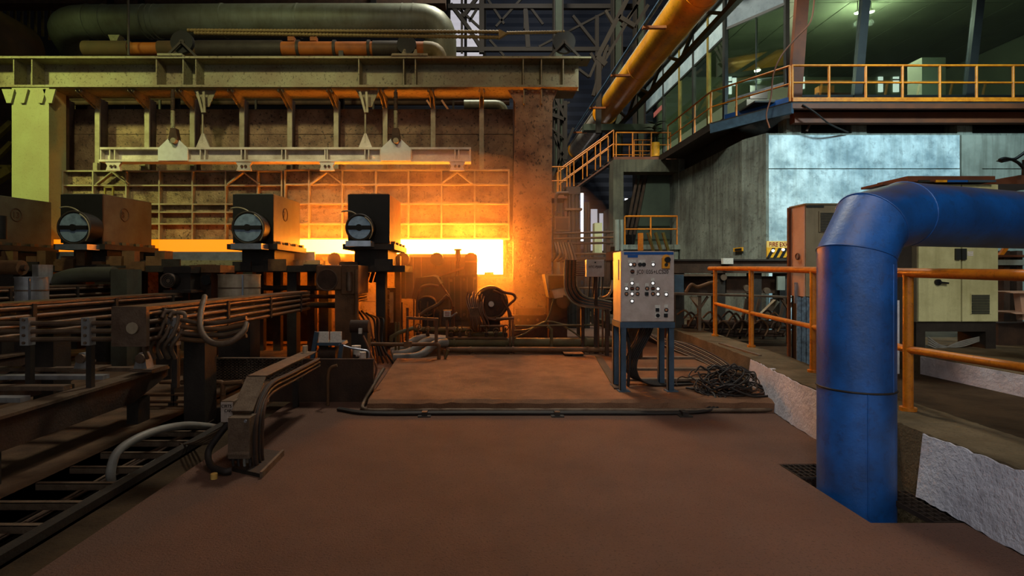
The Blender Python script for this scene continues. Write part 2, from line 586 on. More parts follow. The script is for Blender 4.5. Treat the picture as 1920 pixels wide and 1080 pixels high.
daylight_mat('daylight_sheet', (0.72, 0.68, 0.74), 0.55)
daylight_mat('daylight_slit', (0.95, 0.97, 1.0), 2.2)
daylight_mat('daylight_rear', (0.9, 0.95, 1.0), 4.0)
daylight_mat('tube_light', (1.0, 0.98, 0.85), 6.0)
b_ = MATS['blue_paint'].node_tree.nodes['Principled BSDF']
b_.inputs['Roughness'].default_value = 0.46
b_.inputs['Specular IOR Level'].default_value = 1.0
b_.inputs['Coat Weight'].default_value = 0.15
b_.inputs['Coat Roughness'].default_value = 0.42
# ================================================================ THE SETTING
# ---- main floor, with a rectangular pit for the blue duct
PX0, PX1, PY0, PY1 = 2.44, 3.22, 3.33, 4.37
fl = struct('floor', 'brown dusty concrete floor of the mill hall', 'floor')
m = M()
m.box(-2.31, PX0, -4, 32, -0.3, 0)
m.box(PX0, 3.6, -4, PY0, -0.3, 0)
m.box(PX0, 3.6, PY1, 32, -0.3, 0)
m.box(3.6, 24, -4, 32, -0.3, 0)
m.build('concrete_surface', 'floor', fl)
M().box(-20, -3.3, -4, 32, -0.3, -0.02).build('dusty_surface', 'dust', fl)
M().box(-20, 24, -14, -4, -0.3, -0.005).build('rear_surface', 'floor', fl)
m = M()
m.box(PX0 - .05, 3.6, PY0 - .05, PY1 + .05, -1.2, -1.15)
m.box(PX0 - .05, PX0, PY0, PY1, -1.2, -0.3)
m.box(PX0, 3.6, PY0 - .05, PY0, -1.2, -0.3)
m.box(PX0, 3.6, PY1, PY1 + .05, -1.2, -0.3)
m.build('duct_pit', 'pit', fl)

# ---- cable trench on the left with its kerb strip
tr = struct('floor_trench', 'open cable trench sunk beside the brown floor', 'trench')
m = M()
m.box(-3.34, -2.62, -2, 6.2, -0.75, -0.7)
m.box(-3.36, -3.3, -2, 6.2, -0.75, -0.02)
m.box(-2.68, -2.62, -2, 6.2, -0.75, -0.04)
m.box(-3.34, -2.62, 6.2, 6.26, -0.75, 0)
m.build('trench_lining', 'pit', tr)
M().box(-2.62, -2.31, -4, 32, -0.3, -0.06).build('kerb_strip', 'earth', tr)
M().box(-2.70, -2.62, -2, 6.2, -0.2, 0.015).build('edge_angle', 'dark_steel', tr)
M().box(-3.36, -2.62, 6.26, 32, -0.3, -0.02).build('infill', 'dust', tr)

# ---- raised concrete step in the middle
sl = struct('floor_step', 'low raised concrete step in front of the furnace pipes', 'step')
a, b_, c_, d_ = (-1.27, 6.0), (3.45, 6.0), (3.9, 12.0), (-1.55, 12.0)
m = M()
n = 40
top_f, bot_f = [], []
vs, fs = [], []
for i in range(n + 1):
    t = i / n
    xf = a[0] + (b_[0] - a[0]) * t
    jit = random.uniform(-.03, .03)
    jz = random.uniform(-.012, .004)
    vs += [(xf, 6.0 + jit * .6, 0), (xf, 6.02 + jit, 0.105 + jz), (xf, 6.10 + jit * .5, 0.125), (d_[0] + (c_[0] - d_[0]) * t, 12.0, 0.125)]
for i in range(n):
    for j in range(3):
        q = i * 4 + j
        fs.append((q, q + 4, q + 5, q + 1))
m.add(vs, fs)
m.build('step_slab', 'slab_top', sl)
M().add([(-1.27, 6.0, 0), (-1.27, 6.03, .105), (-1.28, 6.1, .125), (-1.55, 12, .125), (-1.55, 12, 0)], [(0, 1, 2, 3, 4)]).build('step_side', 'slab_top', sl)

# ---- kerb wall on the right (whitewashed face, dirty top)
KF = [(2.98, 1.4), (3.02, 2.4), (3.06, 3.1), (3.10, 3.72), (3.12, 4.0), (3.18, 4.7), (3.27, 5.5), (3.42, 6.3), (3.56, 7.0), (3.70, 8.4), (3.80, 9.6), (3.9, 11.0)]
KH = 0.45
kb = struct('kerb', 'curved low concrete kerb wall with whitewashed face beside the blue duct', 'kerb')


def kerb_piece(i0, i1, off, name, material, face=False):
    vs, fs = [], []
    pts = KF[i0:i1 + 1]
    fine = []
    for (x0, y0), (x1, y1) in zip(pts[:-1], pts[1:]):
        for k in range(14):
            t = k / 14
            fine.append((x0 + (x1 - x0) * t, y0 + (y1 - y0) * t))
    fine.append(pts[-1])
    for (x, y) in fine:
        if face:
            j = random.uniform(-.016, .002)
            jb = random.uniform(0, .014)
            vs += [(x - off - .05, y, 0.0 + jb), (x - off, y, KH + j), (x + .05, y, KH + j), (x + .05, y, 0)]
        else:
            j = random.uniform(-.006, .006)
            vs += [(x - .04, y, -0.9), (x, y, KH + j), (x + .56, y, KH + j * .5), (x + .56, y, 0)]
    n_ = len(fine)
    for i in range(n_ - 1):
        for j in range(4):
            p, q = i * 4 + j, i * 4 + (j + 1) % 4
            fs.append((p, p + 4, q + 4, q))
    fs += [(0, 1, 2, 3), tuple((n_ - 1) * 4 + k for k in (3, 2, 1, 0))]
    return M().add(vs, fs).build(name, material, kb)


kerb_piece(0, len(KF) - 1, 0, 'kerb_body', 'kerb_top')
kerb_piece(0, 3, .012, 'whitewash_face', 'whitewash', True)
kerb_piece(4, 8, .012, 'whitewash_face', 'whitewash', True)

# ---- ground behind the kerb, and the second whitewashed kerb carrying the cabinets
gb = struct('floor_side', 'dark earth-covered ground between the two kerbs', 'ground')
M().box(3.6, 24, -4, 32, 0, 0.2).build('earth_surface', 'earth', gb)
kb2 = struct('kerb_low', 'low whitewashed kerb in front of the cream cabinets', 'kerb')
M().box(6.0, 14, 2.0, 9.4, 0.0, 0.45).build('kerb_body', 'kerb_top', kb2)
M().box(5.985, 6.0, 2.0, 7.25, 0.2, 0.44).build('whitewash_face', 'whitewash', kb2)

# ---- hall shell
def corrugated(x0, x1, Y, z0, z1, pitch=0.25, depth=0.05, along='x'):
    m = M()
    n = int(abs(z1 - z0) / pitch) if along == 'z' else int(abs(x1 - x0) / pitch)
    vs, fs = [], []
    for i in range(n * 2 + 1):
        d = depth if i % 2 else 0
        t = i / (n * 2)
        if along == 'z':
            z = z0 + (z1 - z0) * t
            vs += [(x0, Y + d, z), (x1, Y + d, z)]
        else:
            x = x0 + (x1 - x0) * t
            vs += [(x, Y + d, z0), (x, Y + d, z1)]
    for i in range(n * 2):
        fs.append((2 * i, 2 * i + 2, 2 * i + 3, 2 * i + 1))
    return m.add(vs, fs)


wb = struct('wall_back', 'dark corrugated sheet wall at the far end of the hall', 'wall')
YB = 30.0
corrugated(-20, X(842, YB), YB, 0, 19, 0.5, .1, 'z').build('sheeting', 'wall_sheet', wb)
corrugated(X(912, YB), 24, YB, 0, 19, 0.5, .1, 'z').build('sheeting', 'roof_sheet', wb)
corrugated(X(842, YB), X(912, YB), YB, 0, 12.0, 0.5, .1, 'z').build('sheeting', 'roof_sheet', wb)
wn = struct('window_1', 'tall pale translucent daylight sheet in the far hall wall', 'window')
corrugated(X(842, YB), X(908, YB), YB, 12.0, 19, 0.32, .08, 'z').build('translucent_sheet', 'daylight_sheet', wn)
for pxa in (842, 873, 908):
    M().bar((X(pxa, YB - .2), YB - .2, 12), (X(pxa, YB - .2), YB - .2, 19), .16, .12).build('window_frame', 'truss_steel', wn)
for k, (px0, px1, py0, py1) in enumerate([(1089, 1094, 362, 452), (1076, 1080, 430, 468), (1124, 1131, 400, 470), (1108, 1120, 392, 470), (1060, 1064, 440, 462), (1172, 1177, 372, 400)]):
    w_ = struct('window_%d' % (k + 2), 'narrow bright daylight slit between the pipes in the far wall', 'window')
    Yw = YB - .12
    M().pbox(px0, px1, py0, py1, Yw, .04).build('pane', 'daylight_slit' if k in (0, 1, 4, 5) else 'daylight_sheet', w_)
    M().pbox(px0 - 1, px1 + 1, py0 - 2, py0, Yw, .06).build('window_frame', 'truss_steel', w_)

wl = struct('wall_left', 'dark sheet wall along the side of the hall', 'wall')
M().box(-20.2, -20, -14, YB, 0, 19).build('sheeting', 'wall_sheet', wl)
wr = struct('wall_right', 'sheet wall beyond the control room', 'wall')
M().box(24, 24.2, -14, YB, 0, 19).build('sheeting', 'wall_sheet', wr)
ce = struct('ceiling', 'dark steel roof sheeting of the hall', 'ceiling')
M().box(-20, 24, -14, YB, 19, 19.2).build('roof_sheeting', 'wall_sheet', ce)
wf = struct('wall_front', 'rear sheet wall with tall daylight openings facing the furnace', 'wall')
M().box(-20, 24, -14.2, -14, 0, 19).build('sheeting', 'wall_sheet', wf)
for x0, x1, z0, z1 in [(-9, -8, 1, 8), (-3, -2.4, 1, 9), (1.0, 1.5, 1, 7), (6, 6.8, 2, 8), (13, 15, 1, 6)]:
    M().box(x0, x1, -13.98, -13.9, z0, z1).build('daylight_opening', 'daylight_rear', wf)
for x0, z0 in [(-12, 12), (-2, 12), (8, 12), (16, 12)]:
    M().box(x0, x0 + 5, -13.98, -13.9, z0, z0 + .35).build('ventilation_slit', 'daylight_rear', wf)

# ================================================================ FURNACE
YG = 12.0
zt, zb = Z(105, YG), Z(163, YG)
fw = struct('wall_furnace', 'rust-brown plated furnace wall behind the vertical posts', 'wall')
xs = [118, 182, 275, 360, 453, 543, 630, 722, 812, 903, 965]
for i in range(len(xs) - 1):
    xm = [0]
    M().box(X(xs[i], 13.1) + .006, X(xs[i + 1], 13.1) - .006, 13.1 - random.uniform(0, .02), 13.2, Z(252, 13.1) + .006, Z(205, 13.1)).build('plate', 'furnace_plate', fw)
    M().box(X(xs[i], 13.1) + .006, X(xs[i + 1], 13.1) - .006, 13.1 - random.uniform(0, .02), 13.2, Z(330, 13.1), Z(252, 13.1) - .006).build('plate', 'furnace_plate', fw)
M().box(X(90, 13.2), X(1000, 13.2), 13.2, 13.6, 0, Z(205, 13.2)).build('wall_core', 'rust_dark', fw)
# lower wall with the mouth left open
mx0, mx1, mz0, mz1 = X(893, 13), X(943, 13), Z(514, 13), Z(443, 13)
lx = [X(p, 13) for p in (90, 200, 310, 420, 530, 640, 740, 815)] + [mx0]
for i in range(len(lx) - 1):
    M().box(lx[i] + .005, lx[i + 1] - .005, 12.95 - random.uniform(0, .02), 13.2, .9, 1.98).build('plate', 'furnace_plate', fw)
    M().box(lx[i] + .005, lx[i + 1] - .005, 12.95 - random.uniform(0, .02), 13.2, 0, .89).build('plate', 'furnace_plate', fw)
M().box(mx0, mx1, 12.95, 13.2, 0, mz0).build('plate', 'furnace_plate', fw)
M().box(mx1, X(962, 13), 12.95, 13.2, 0, 2.4).build('plate', 'furnace_plate', fw)

fm = T('discharge_mouth', 'white-hot open discharge mouth at the end of the furnace', 'furnace mouth', (0.23, 13, mz0))
M().box(mx0, mx1, 13.12, 13.16, mz0, mz1).build('fire', 'furnace_fire', fm)
M().box(mx0 - .06, mx1 + .08, 12.78, 13.0, mz0 - .07, mz0 - .005).build('sill', 'rust_dark', fm)
M().box(mx1, mx1 + .09, 12.86, 13.0, mz0, mz1).build('jamb', 'rust_dark', fm)
M().box(mx0 + .2, mx0 + .42, 12.8, 12.95, mz0 - .005, mz0 + .05).build('scale_lump', 'rust_dark', fm)

# ---- portal columns
cl = T('portal_column', 'steel column coloured by yellow-green lamp light, carrying the end of the furnace girder', 'column', (X(56, 12), 12.3, 0))
M().box(X(22, 12), X(86, 12), 12.0, 12.08, 0, zb - .02).build('front_flange', 'column_lamplit', cl)
M().box(X(86, 12), X(90, 12) + .02, 12.0, 12.5, 0, zb - .02).build('edge_flange', 'column_lamplit', cl)
M().box(X(22, 12), X(90, 12), 12.5, 12.62, 0, zb - .02).build('back_flange', 'rust_dark', cl)
M().box(X(50, 12), X(54, 12), 12.08, 12.5, 0, zb - .02).build('web', 'rust_dark', cl)
for pxc in (15, 40, 74, 92):
    M().prism([P(pxc - 12, 167, 11.95), P(pxc + 12, 167, 11.95), P(pxc + 5, 193, 11.95), P(pxc - 3, 193, 11.95)], (0, .04, 0)).build('gusset', 'column_lamplit', cl)
M().box(X(92, 12.7), X(116, 12.7), 12.7, 13.1, 0, zb).build('side_post', 'rust_dark', cl)

cr = T('portal_column', 'broad rusty column with chamfered head beside the furnace mouth', 'column', (X(998, 12.2), 12.5, 0))
M().prism([P(952, 168, 12.2), P(1046, 168, 12.2), P(1036, 192, 12.2), P(1034, 420, 12.2), (X(1034, 12.2), 12.2, 0), (X(962, 12.2), 12.2, 0), P(962, 420, 12.2), P(966, 192, 12.2)], (0, .06, 0)).build('front_flange', 'furnace_plate', cr)
M().box(X(966, 12.2), X(970, 12.2), 12.26, 13.0, 0, zb).build('side_web', 'rust_dark', cr)
M().box(X(1024, 12.2), X(1030, 12.2), 12.26, 13.0, 0, zb).build('side_web', 'rust_dark', cr)
for pxc in (982, 1015):
    M().box(X(pxc - 1, 12.15), X(pxc + 1, 12.15), 12.08, 12.2, Z(196, 12.15), zb).build('gusset', 'girder_steel', cr)
for k in range(7):
    p = P(960 + k * 13, 171, 12.18)
    M().disc(p, (0, -1, 0), .028, .03, 8).build('bolt', 'rib_steel', cr)

# ---- main girder
gd = T('furnace_girder', 'long plate girder with stiffeners spanning over the furnace', 'girder', (X(530, 12), 12.4, zb))
x0, x1 = X(-60, 12), X(1085, 12)
M().box(x0, x1, 12.0, 12.8, zt - .05, zt).build('top_flange', 'girder_steel', gd)
M().box(x0, x1, 12.0, 12.8, zb, zb + .05).build('bottom_flange', 'girder_steel', gd)
seams = [-60, 295, 344, 368, 673, 756, 779, 981, 1085]
for i in range(len(seams) - 1):
    dd = [0, .03, .05, 0, .02, .03, 0, .01][i]
    M().box(X(seams[i], 12.38), X(seams[i + 1], 12.38), 12.38 + dd, 12.44 + dd, zb + .05, zt - .05).build('web_plate', 'girder_steel', gd)
for pxs in (27, 61, 294, 344, 368, 673, 757, 779, 981, 1015, 1056):
    M().box(X(pxs, 12.05) - .012, X(pxs, 12.05) + .012, 12.03, 12.38, zb + .05, zt - .05).build('stiffener', 'girder_steel', gd)
M().box(X(296, 12), X(342, 12), 11.97, 12.5, zt, zt + .05).build('seat_plate', 'girder_steel', gd)
M().box(X(735, 12), X(802, 12), 11.97, 12.5, zt, zt + .05).build('seat_plate', 'girder_steel', gd)

# ---- posts with bracket gussets
POST_LABELS = ['slim furnace post standing next to the yellow-green column', 'slim furnace post between the first one and the pale yoke hanger', 'slim furnace post beside the rod of the guide bracket near the pale yoke',
               'slim furnace post above the hinge block of the paler door', 'slim furnace post over the joint between the two furnace doors', 'slim furnace post above the hinge block over the rusty cover',
               'slim furnace post just beside the bright yoke hanger', 'slim furnace post between the bright yoke hanger and the spreader end', 'slim furnace post standing next to the broad rusty column']
for i, pxp in enumerate((182, 275, 360, 453, 543, 630, 722, 812, 903)):
    xp = X(pxp, 12.7)
    t = T('furnace_post', POST_LABELS[i], 'post', (xp, 12.8, Z(318, 12.7)))
    M().box(xp - .055, xp + .055, 12.7, 12.74, Z(318, 12.7), zb).build('front_flange', 'rib_steel', t)
    M().box(xp - .012, xp + .012, 12.74, 13.06, Z(318, 12.7), zb).build('web', 'rust_dark', t)
    for s in (-1, 1):
        xx = xp + s * .035
        M().prism([(xx, 12.08, zb), (xx, 12.08, zb - .06), (xx, 12.7, Z(205, 12.7)), (xx, 12.74, Z(205, 12.7)), (xx, 12.74, zb)], (.014 * s, 0, 0)).build('gusset', 'girder_steel', t)
        M().disc((xx + s * .02, 12.16, zb - .05), (0, -1, 0), .022, .03, 8).build('bolt', 'rib_steel', t)

# ---- guide brackets over the spreader beam
for pxg, lab in ((380, 'V-shaped guide bracket with rod over the spreader beam, by the paler yoke plate'), (685, 'V-shaped guide bracket with rod over the spreader beam, beside the rusty hanger')):
    t = T('guide_bracket', lab, 'bracket', (X(pxg, 12.2), 12.3, Z(277, 12.2)))
    for s in (-1, 1):
        M().bar(P(pxg + s * 6 - 4, 172, 12.05), P(pxg + s * 2 + 2, 211, 12.05), .05, .03, (0, 1, 0)).build('arm', 'rib_steel', t)
    M().prism([P(pxg - 18, 168, 12.2), P(pxg + 26, 168, 12.2), P(pxg + 12, 200, 12.2), P(pxg - 2, 200, 12.2)], (0, .03, 0)).build('gusset', 'girder_steel', t)
    M().cyl(P(pxg, 205, 12.1), P(pxg, 268, 12.1), .022, 8).build('rod', 'rib_steel', t)
    M().prism([P(pxg - 2, 250, 12.08), P(pxg + 2, 250, 12.08), P(pxg + 13, 277, 12.08), P(pxg - 13, 277, 12.08)], (0, .06, 0)).build('foot', 'spreader_steel', t)

# ---- spreader beam
YS = 11.9
sp = T('spreader_beam', 'pale steel spreader beam hanging in front of the furnace', 'beam', (X(535, YS), YS + .15, Z(302, YS)))
M().box(X(187, YS), X(883, YS), YS, YS + .3, Z(280, YS), Z(276, YS)).build('top_flange', 'spreader_steel', sp)
M().box(X(185, YS), X(883, YS), YS, YS + .3, Z(303, YS), Z(299, YS)).build('bottom_flange', 'spreader_steel', sp)
M().box(X(187, YS), X(883, YS), YS + .14, YS + .16, Z(299, YS), Z(280, YS)).build('web', 'spreader_steel', sp)
for pxs in (188, 205, 214, 297, 351, 375, 384, 452, 459, 528, 535, 609, 613, 684, 691, 713, 771, 853, 860, 881):
    M().box(X(pxs, YS) - .012, X(pxs, YS) + .012, YS + .01, YS + .14, Z(299, YS), Z(280, YS)).build('stiffener', 'spreader_steel', sp)
for pxy, lab in ((324, 'pale'), (742, 'rusty')):
    t = T('hanger_rod', {'pale': 'threaded hanger with pale house-shaped yoke plate above an olive part of the beam', 'rusty': 'threaded hanger with bright house-shaped yoke plate near the furnace fire'}[lab], 'hanger', (X(pxy, YS), YS, Z(302, YS)))
    M().prism([P(pxy - 28, 301, YS - .04), P(pxy - 28, 278, YS - .04), P(pxy - 8, 259, YS - .04), P(pxy + 8, 259, YS - .04), P(pxy + 28, 278, YS - .04), P(pxy + 28, 301, YS - .04)], (0, .04, 0)).build('yoke_plate', 'white_panel', t)
    M().prism([P(pxy - 5, 240, YS - .1), P(pxy + 5, 240, YS - .1), P(pxy + 9, 262, YS - .1), P(pxy, 270, YS - .1), P(pxy - 9, 262, YS - .1)], (0, .14, 0)).build('clevis', 'rust_dark', t)
    M().disc(P(pxy, 263, YS - .16), (0, 1, 0), .06, .1, 14).build('pin', 'rib_steel', t)
    M().cyl(P(pxy, 242, YS), P(pxy, 208, YS), .045, 12).build('turnbuckle', 'girder_steel', t)
    r = M()
    for k in range(12):
        r.cyl(P(pxy, 208 - k * 3, YS), P(pxy, 205.8 - k * 3, YS), .045, 10)
    r.cyl(P(pxy, 210, YS), P(pxy, 168, YS), .03, 10)
    r.build('threaded_rod', 'rust_dark', t)
for pxh, lab in ((212, 'hinge block under the spreader beam near the yellow-green column'), (457, 'hinge block between the spreader beam and the paler furnace door'), (613, 'hinge block under the spreader beam above the box-shaped rusty cover'), (857, 'hinge block under the spreader beam end by the furnace mouth')):
    t = T('hinge_block', lab, 'hinge', (X(pxh, YS), YS, Z(320, YS)))
    M().prism([P(pxh - 15, 304, YS + .02), P(pxh + 15, 304, YS + .02), P(pxh + 11, 311, YS + .02), P(pxh + 14, 320, YS + .02), P(pxh - 14, 320, YS + .02), P(pxh - 11, 311, YS + .02)], (0, .06, 0)).build('block', 'spreader_steel', t)
    for dx in (-3, 4):
        M().disc(P(pxh + dx, 312, YS + .02), (0, -1, 0), .03, .03, 10).build('bolt', 'rust_dark', t)
for pxh in (178, 268, 360, 541, 722, 812):
    o = M().pbox(pxh - 4, pxh + 4, 305, 319, 12.58, .1).build('stop_block', 'rib_steel')
    tag(o, 'small steel stop block between two furnace posts and the door top', 'block', 'stop blocks above the furnace doors')

# ---- two ribbed furnace doors
def door(px_list, rows, tri, label):
    Yd = 12.5
    t = T('furnace_door', label, 'furnace door', (X(sum(px_list) / len(px_list), Yd), Yd, Z(rows[-1], Yd)))
    for i in range(len(px_list) - 1):
        for j in range(len(rows) - 1):
            M().box(X(px_list[i], Yd) + .004, X(px_list[i + 1], Yd) - .004, Yd + random.uniform(-.012, .008), Yd + .06, Z(rows[j + 1], Yd) + .004, Z(rows[j], Yd) - .004).build('panel', 'door_plate', t)
    for p in px_list:
        M().box(X(p, 12.4) - .016, X(p, 12.4) + .016, 12.36, 12.5, Z(rows[-1], 12.4), Z(rows[0], 12.4)).build('rib', 'rib_steel', t)
    for r in rows:
        M().box(X(px_list[0], 12.4) - .02, X(px_list[-1], 12.4) + .02, 12.37, 12.5, Z(r, 12.4) - .016, Z(r, 12.4) + .016).build('rib', 'rib_steel', t)
    for p in tri:
        for s in (-1, 1):
            M().bar(P(p, 323, 12.36), P(p + s * 30, 346, 12.36), .03, .1, (0, 1, 0)).build('brace', 'rib_steel', t)
    M().box(X(px_list[0], Yd), X(px_list[-1], Yd), Yd + .06, Yd + .5, Z(rows[-1], Yd), Z(rows[0], Yd)).build('door_core', 'rust_dark', t)
    return t


door([109, 120, 176, 238, 300, 362, 424, 484, 529], [321, 348, 383, 398, 420, 451], [212, 457], 'ribbed furnace door lit greenish, on the side of the yellow-green column')
door([535, 580, 642, 705, 766, 828, 890, 954], [319, 346, 382, 420, 448], [613, 857], 'ribbed furnace door glowing orange above the white-hot slab')
gd2 = T('door_grab', 'small yellow square bracket on the paler furnace door', 'bracket', (X(205, 12.3), 12.3, Z(364, 12.3)))
r = M()
for a_, b2 in (((196, 351), (213, 351)), ((197, 351), (197, 368)), ((212, 351), (212, 368))):
    r.bar(P(*a_, 12.3), P(*b2, 12.3), .03, .04, (0, 1, 0))
r.build('bracket_frame', 'frame_olive', gd2)

# ---- hot slab on the roller table
hs = M().box(-9.55, X(940, 11.95), 11.95, 12.3, Z(475, 11.95), Z(449, 11.95)).build('hot_slab', 'hot_slab')
tag(hs, 'long glowing steel slab, orange at one end and white-hot at the other', 'slab')
rt = T('roller_table', 'long roller table carrying the glowing slab', 'roller table', (-5.5, 12.2, 0))
M().box(-11.8, X(590, 11.6), 11.6, 11.66, Z(488, 11.6), Z(472, 11.6)).build('apron_plate', 'bright_metal', rt)
M().box(-11.8, X(600, 11.2), 11.2, 11.6, Z(503, 11.2), Z(488, 11.2)).build('front_beam', 'girder_steel', rt)
M().box(X(740, 12), X(895, 12), 12.0, 12.2, Z(560, 12), Z(478, 12)).build('side_guard', 'rust_dark', rt)
M().pbox(812, 816, 475, 505, 11.9, .1).build('guard_post', 'rust_dark', rt)
for k in range(13):
    xx = -9.2 + k * .75
    M().cyl((xx, 11.7, Z(475, 12.3) - .15), (xx, 12.9, Z(475, 12.3) - .15), .145, 14).build('roller', 'dark_steel', rt)
for xx in (-10.8, -8.6, -6.4, -4.9, -3.3):
    M().box(xx - .1, xx + .1, 11.25, 11.5, -.02, Z(503, 11.2)).build('leg', 'dark_steel', rt)
# ================================================================ CONTROL BUILDING
YW = 13.0
ZW = Z(250, YW)                      # top of the concrete base
cbx = X(1437, YW)
wc = struct('wall_control', 'stained concrete base wall of the control room with pale plaster panels', 'wall')
xr = 24.0
# core of the base: front, chamfer and side return
pl = [(cbx, YW, 0), (xr, YW, 0), (xr, 29, 0), (6.72, 29, 0), (6.72, 13.62, 0)]
M().prism(pl, (0, 0, ZW)).build('wall_core', 'concrete', wc)
jx = [X(p, YW) for p in (1440, 1798)] + [X(1838, YW), 16.5]
zj = Z(317, YW)
M().box(jx[0], jx[1] - .015, YW - .035, YW, zj + .012, ZW - .05).build('plaster_panel', 'plaster', wc)
M().box(jx[0], jx[1] - .015, YW - .04, YW, 0.2, zj - .012).build('plaster_panel', 'plaster', wc)
M().box(jx[1] + .02, jx[2], YW - .05, YW, 0.2, ZW - .05).build('pilaster', 'plaster_dull', wc)
M().box(jx[2] + .01, jx[3], YW - .02, YW, zj + .012, ZW - .05).build('plaster_panel', 'plaster_dull', wc)
M().box(jx[2] + .01, jx[3], YW - .02, YW, 0.2, zj - .012).build('plaster_panel', 'plaster_dull', wc)
M().prism([(cbx - .02, YW - .02, 0), (cbx + .04, YW - .02, 0), (6.78, 13.7, 0), (6.70, 13.64, 0)], (0, 0, ZW)).build('corner_strip', 'concrete', wc)

for px0, px1, lab in ((1475, 1502, 'short concrete pier over the corner of the base wall'), (1597, 1625, 'short pale concrete pier under the balcony beside a hanging cable'), (1795, 1823, 'short concrete pier above the dull pilaster')):
    o = M().box(X(px0, YW), X(px1, YW), YW, YW + .38, ZW, Z(222, YW)).build('support_pier', 'concrete')
    tag(o, lab, 'pier')

# ---- balcony
YBf = 12.5
zs = Z(189, YBf)                     # walking level
bc = T('balcony', 'steel balcony with brown edge beams wrapped round the control room', 'balcony', (10, 13, Z(222, YBf)))
c0 = (X(1486, YBf), YBf)             # front corner
c1 = (6.20, 14.3)                    # chamfer corner
c2 = (6.15, 18.0)
M().prism([(c0[0], c0[1], zs - .06), (17, YBf, zs - .06), (17, 13.4, zs - .06), (7.6, 13.4, zs - .06), (6.9, 15, zs - .06), (6.9, 18.2, zs - .06), (c2[0], 18.2, zs - .06), (c1[0], c1[1], zs - .06)], (0, 0, .06)).build('deck', 'dark_steel', bc)
M().box(c0[0], 17, YBf - .02, YBf + .03, zs - .02, Z(183, YBf)).build('toe_board', 'rail_paint', bc)
M().box(c0[0], 17, YBf, YBf + .12, Z(203, YBf), zs - .06).build('edge_beam', 'frame_brown', bc)
M().box(c0[0] + .2, 17, YBf + .25, YBf + .45, Z(224, YBf), Z(204, YBf)).build('inner_beam', 'frame_brown', bc)
M().bar((c0[0], c0[1], zs - .17), (c1[0], c1[1], zs - .17), .1, .24).build('chamfer_beam', 'blue_frame', bc)
M().bar((c1[0], c1[1], zs - .12), (c2[0], 18.2, zs - .12), .1, .2).build('side_beam', 'dark_steel', bc)
M().prism([(6.25, 14.5, zs - .1), (6.85, 14.5, zs - .1), (6.85, 18, zs - .1), (6.25, 18, zs - .1)], (0, 0, -.06)).build('soffit', 'dark_steel', bc)

# ---- railings
def railing(name, label, pts, top, mids, rr=.022, group=None, material='rail_paint', posts=None, toe=False):
    """posts stand at every point of pts (x, y, z of their foot)"""
    t = T(name, label, 'railing', pts[0], group)
    for p in pts if posts is None else [pts[i] for i in posts]:
        M().cyl(p, (p[0], p[1], p[2] + top), rr, 8).build('post', material, t)
    M().tube([(p[0], p[1], p[2] + top) for p in pts], rr * 1.05, 8).build('top_rail', material, t)
    for h in mids:
        M().tube([(p[0], p[1], p[2] + h) for p in pts], rr * .85, 8).build('mid_rail', material, t)
    return t


hB = Z(122, YBf) - zs
railing('balcony_railing', 'orange pipe railing along the glazed front of the control room', [(X(p, YBf), YBf + .03, zs) for p in (1487, 1556, 1625, 1694, 1764, 1833, 1902, 1972)], hB, [hB * .52], .028)
d1 = [(c0[0] + (c1[0] - c0[0]) * t, c0[1] + (c1[1] - c0[1]) * t, zs) for t in (0.03, .66, 1)]
railing('balcony_railing', 'orange railing along the chamfered corner of the balcony', d1, hB, [hB * .5], .024)
d2 = [(6.2, y, zs) for y in (14.35, 15.4, 16.5, 17.6)]
railing('balcony_railing', 'orange railing beside the receding side windows of the control room', d2, hB, [hB * .5], .022)

# ---- control room box with leaning glass
cr_ = struct('wall_pulpit', 'glazed control room with fascia panels above the balcony', 'control room')
YC = 13.4
zsill, zhead = Z(183, YC), 9.3
lean = .42
A = Vector((X(1483, YC), YC, 0))     # front corner foot
B = Vector((6.86, 14.95, 0))         # chamfer end
D = Vector((6.86, 22.0, 0))
E = Vector((17.5, YC, 0))
M().prism([(A.x, YC + .05, ZW), (E.x, YC + .05, ZW), (E.x, 23, ZW), (B.x + .05, 23, ZW), (B.x + .05, B.y, ZW)], (0, 0, zsill - ZW)).build('plinth', 'dark_steel', cr_)
M().box(A.x, E.x, YC - .02, YC + .05, zsill - .2, zsill + .02).build('sill_band', 'paint_blue_band', cr_)
v = (B - A).normalized()
M().bar(A + Vector((0, -.02, zsill - .1)), B + Vector((-.02, 0, zsill - .1)), .06, .24).build('sill_band', 'paint_blue_band', cr_)
M().box(A.x, E.x, YC - lean, 23, zhead, zhead + .2).build('roof', 'frame_dark', cr_)
M().box(B.x - .1, 12, B.y - .6, 23, zhead, zhead + .2).build('roof', 'frame_dark', cr_)
M().box(B.x + .1, E.x, 20.8, 21.0, zsill, zhead).build('rear_partition', 'room_wall', cr_)
M().box(B.x + .2, E.x, YC + .3, 20.8, zsill - .02, zsill + .02).build('room_floor', 'dark_steel', cr_)
M().box(E.x, E.x + .1, YC, 21, zsill, zhead).build('room_end', 'room_wall', cr_)
for k in range(9):
    M().box(B.x + .15 + k * 1.16, B.x + 1.28 + k * 1.16, 15.1, 20.75, zhead - .05, zhead - .01).build('ceiling_tile', 'room_wall', cr_)
M().box(A.x + .4, E.x, YC, 15.08, zhead - .05, zhead - .01).build('ceiling_tile', 'room_wall', cr_)


def fpt(px, t):
    """point on the leaning front glass: px at the sill, t from sill to head"""
    x = X(px, YC)
    return Vector((x, YC - lean * t, zsill + (zhead - zsill) * t))


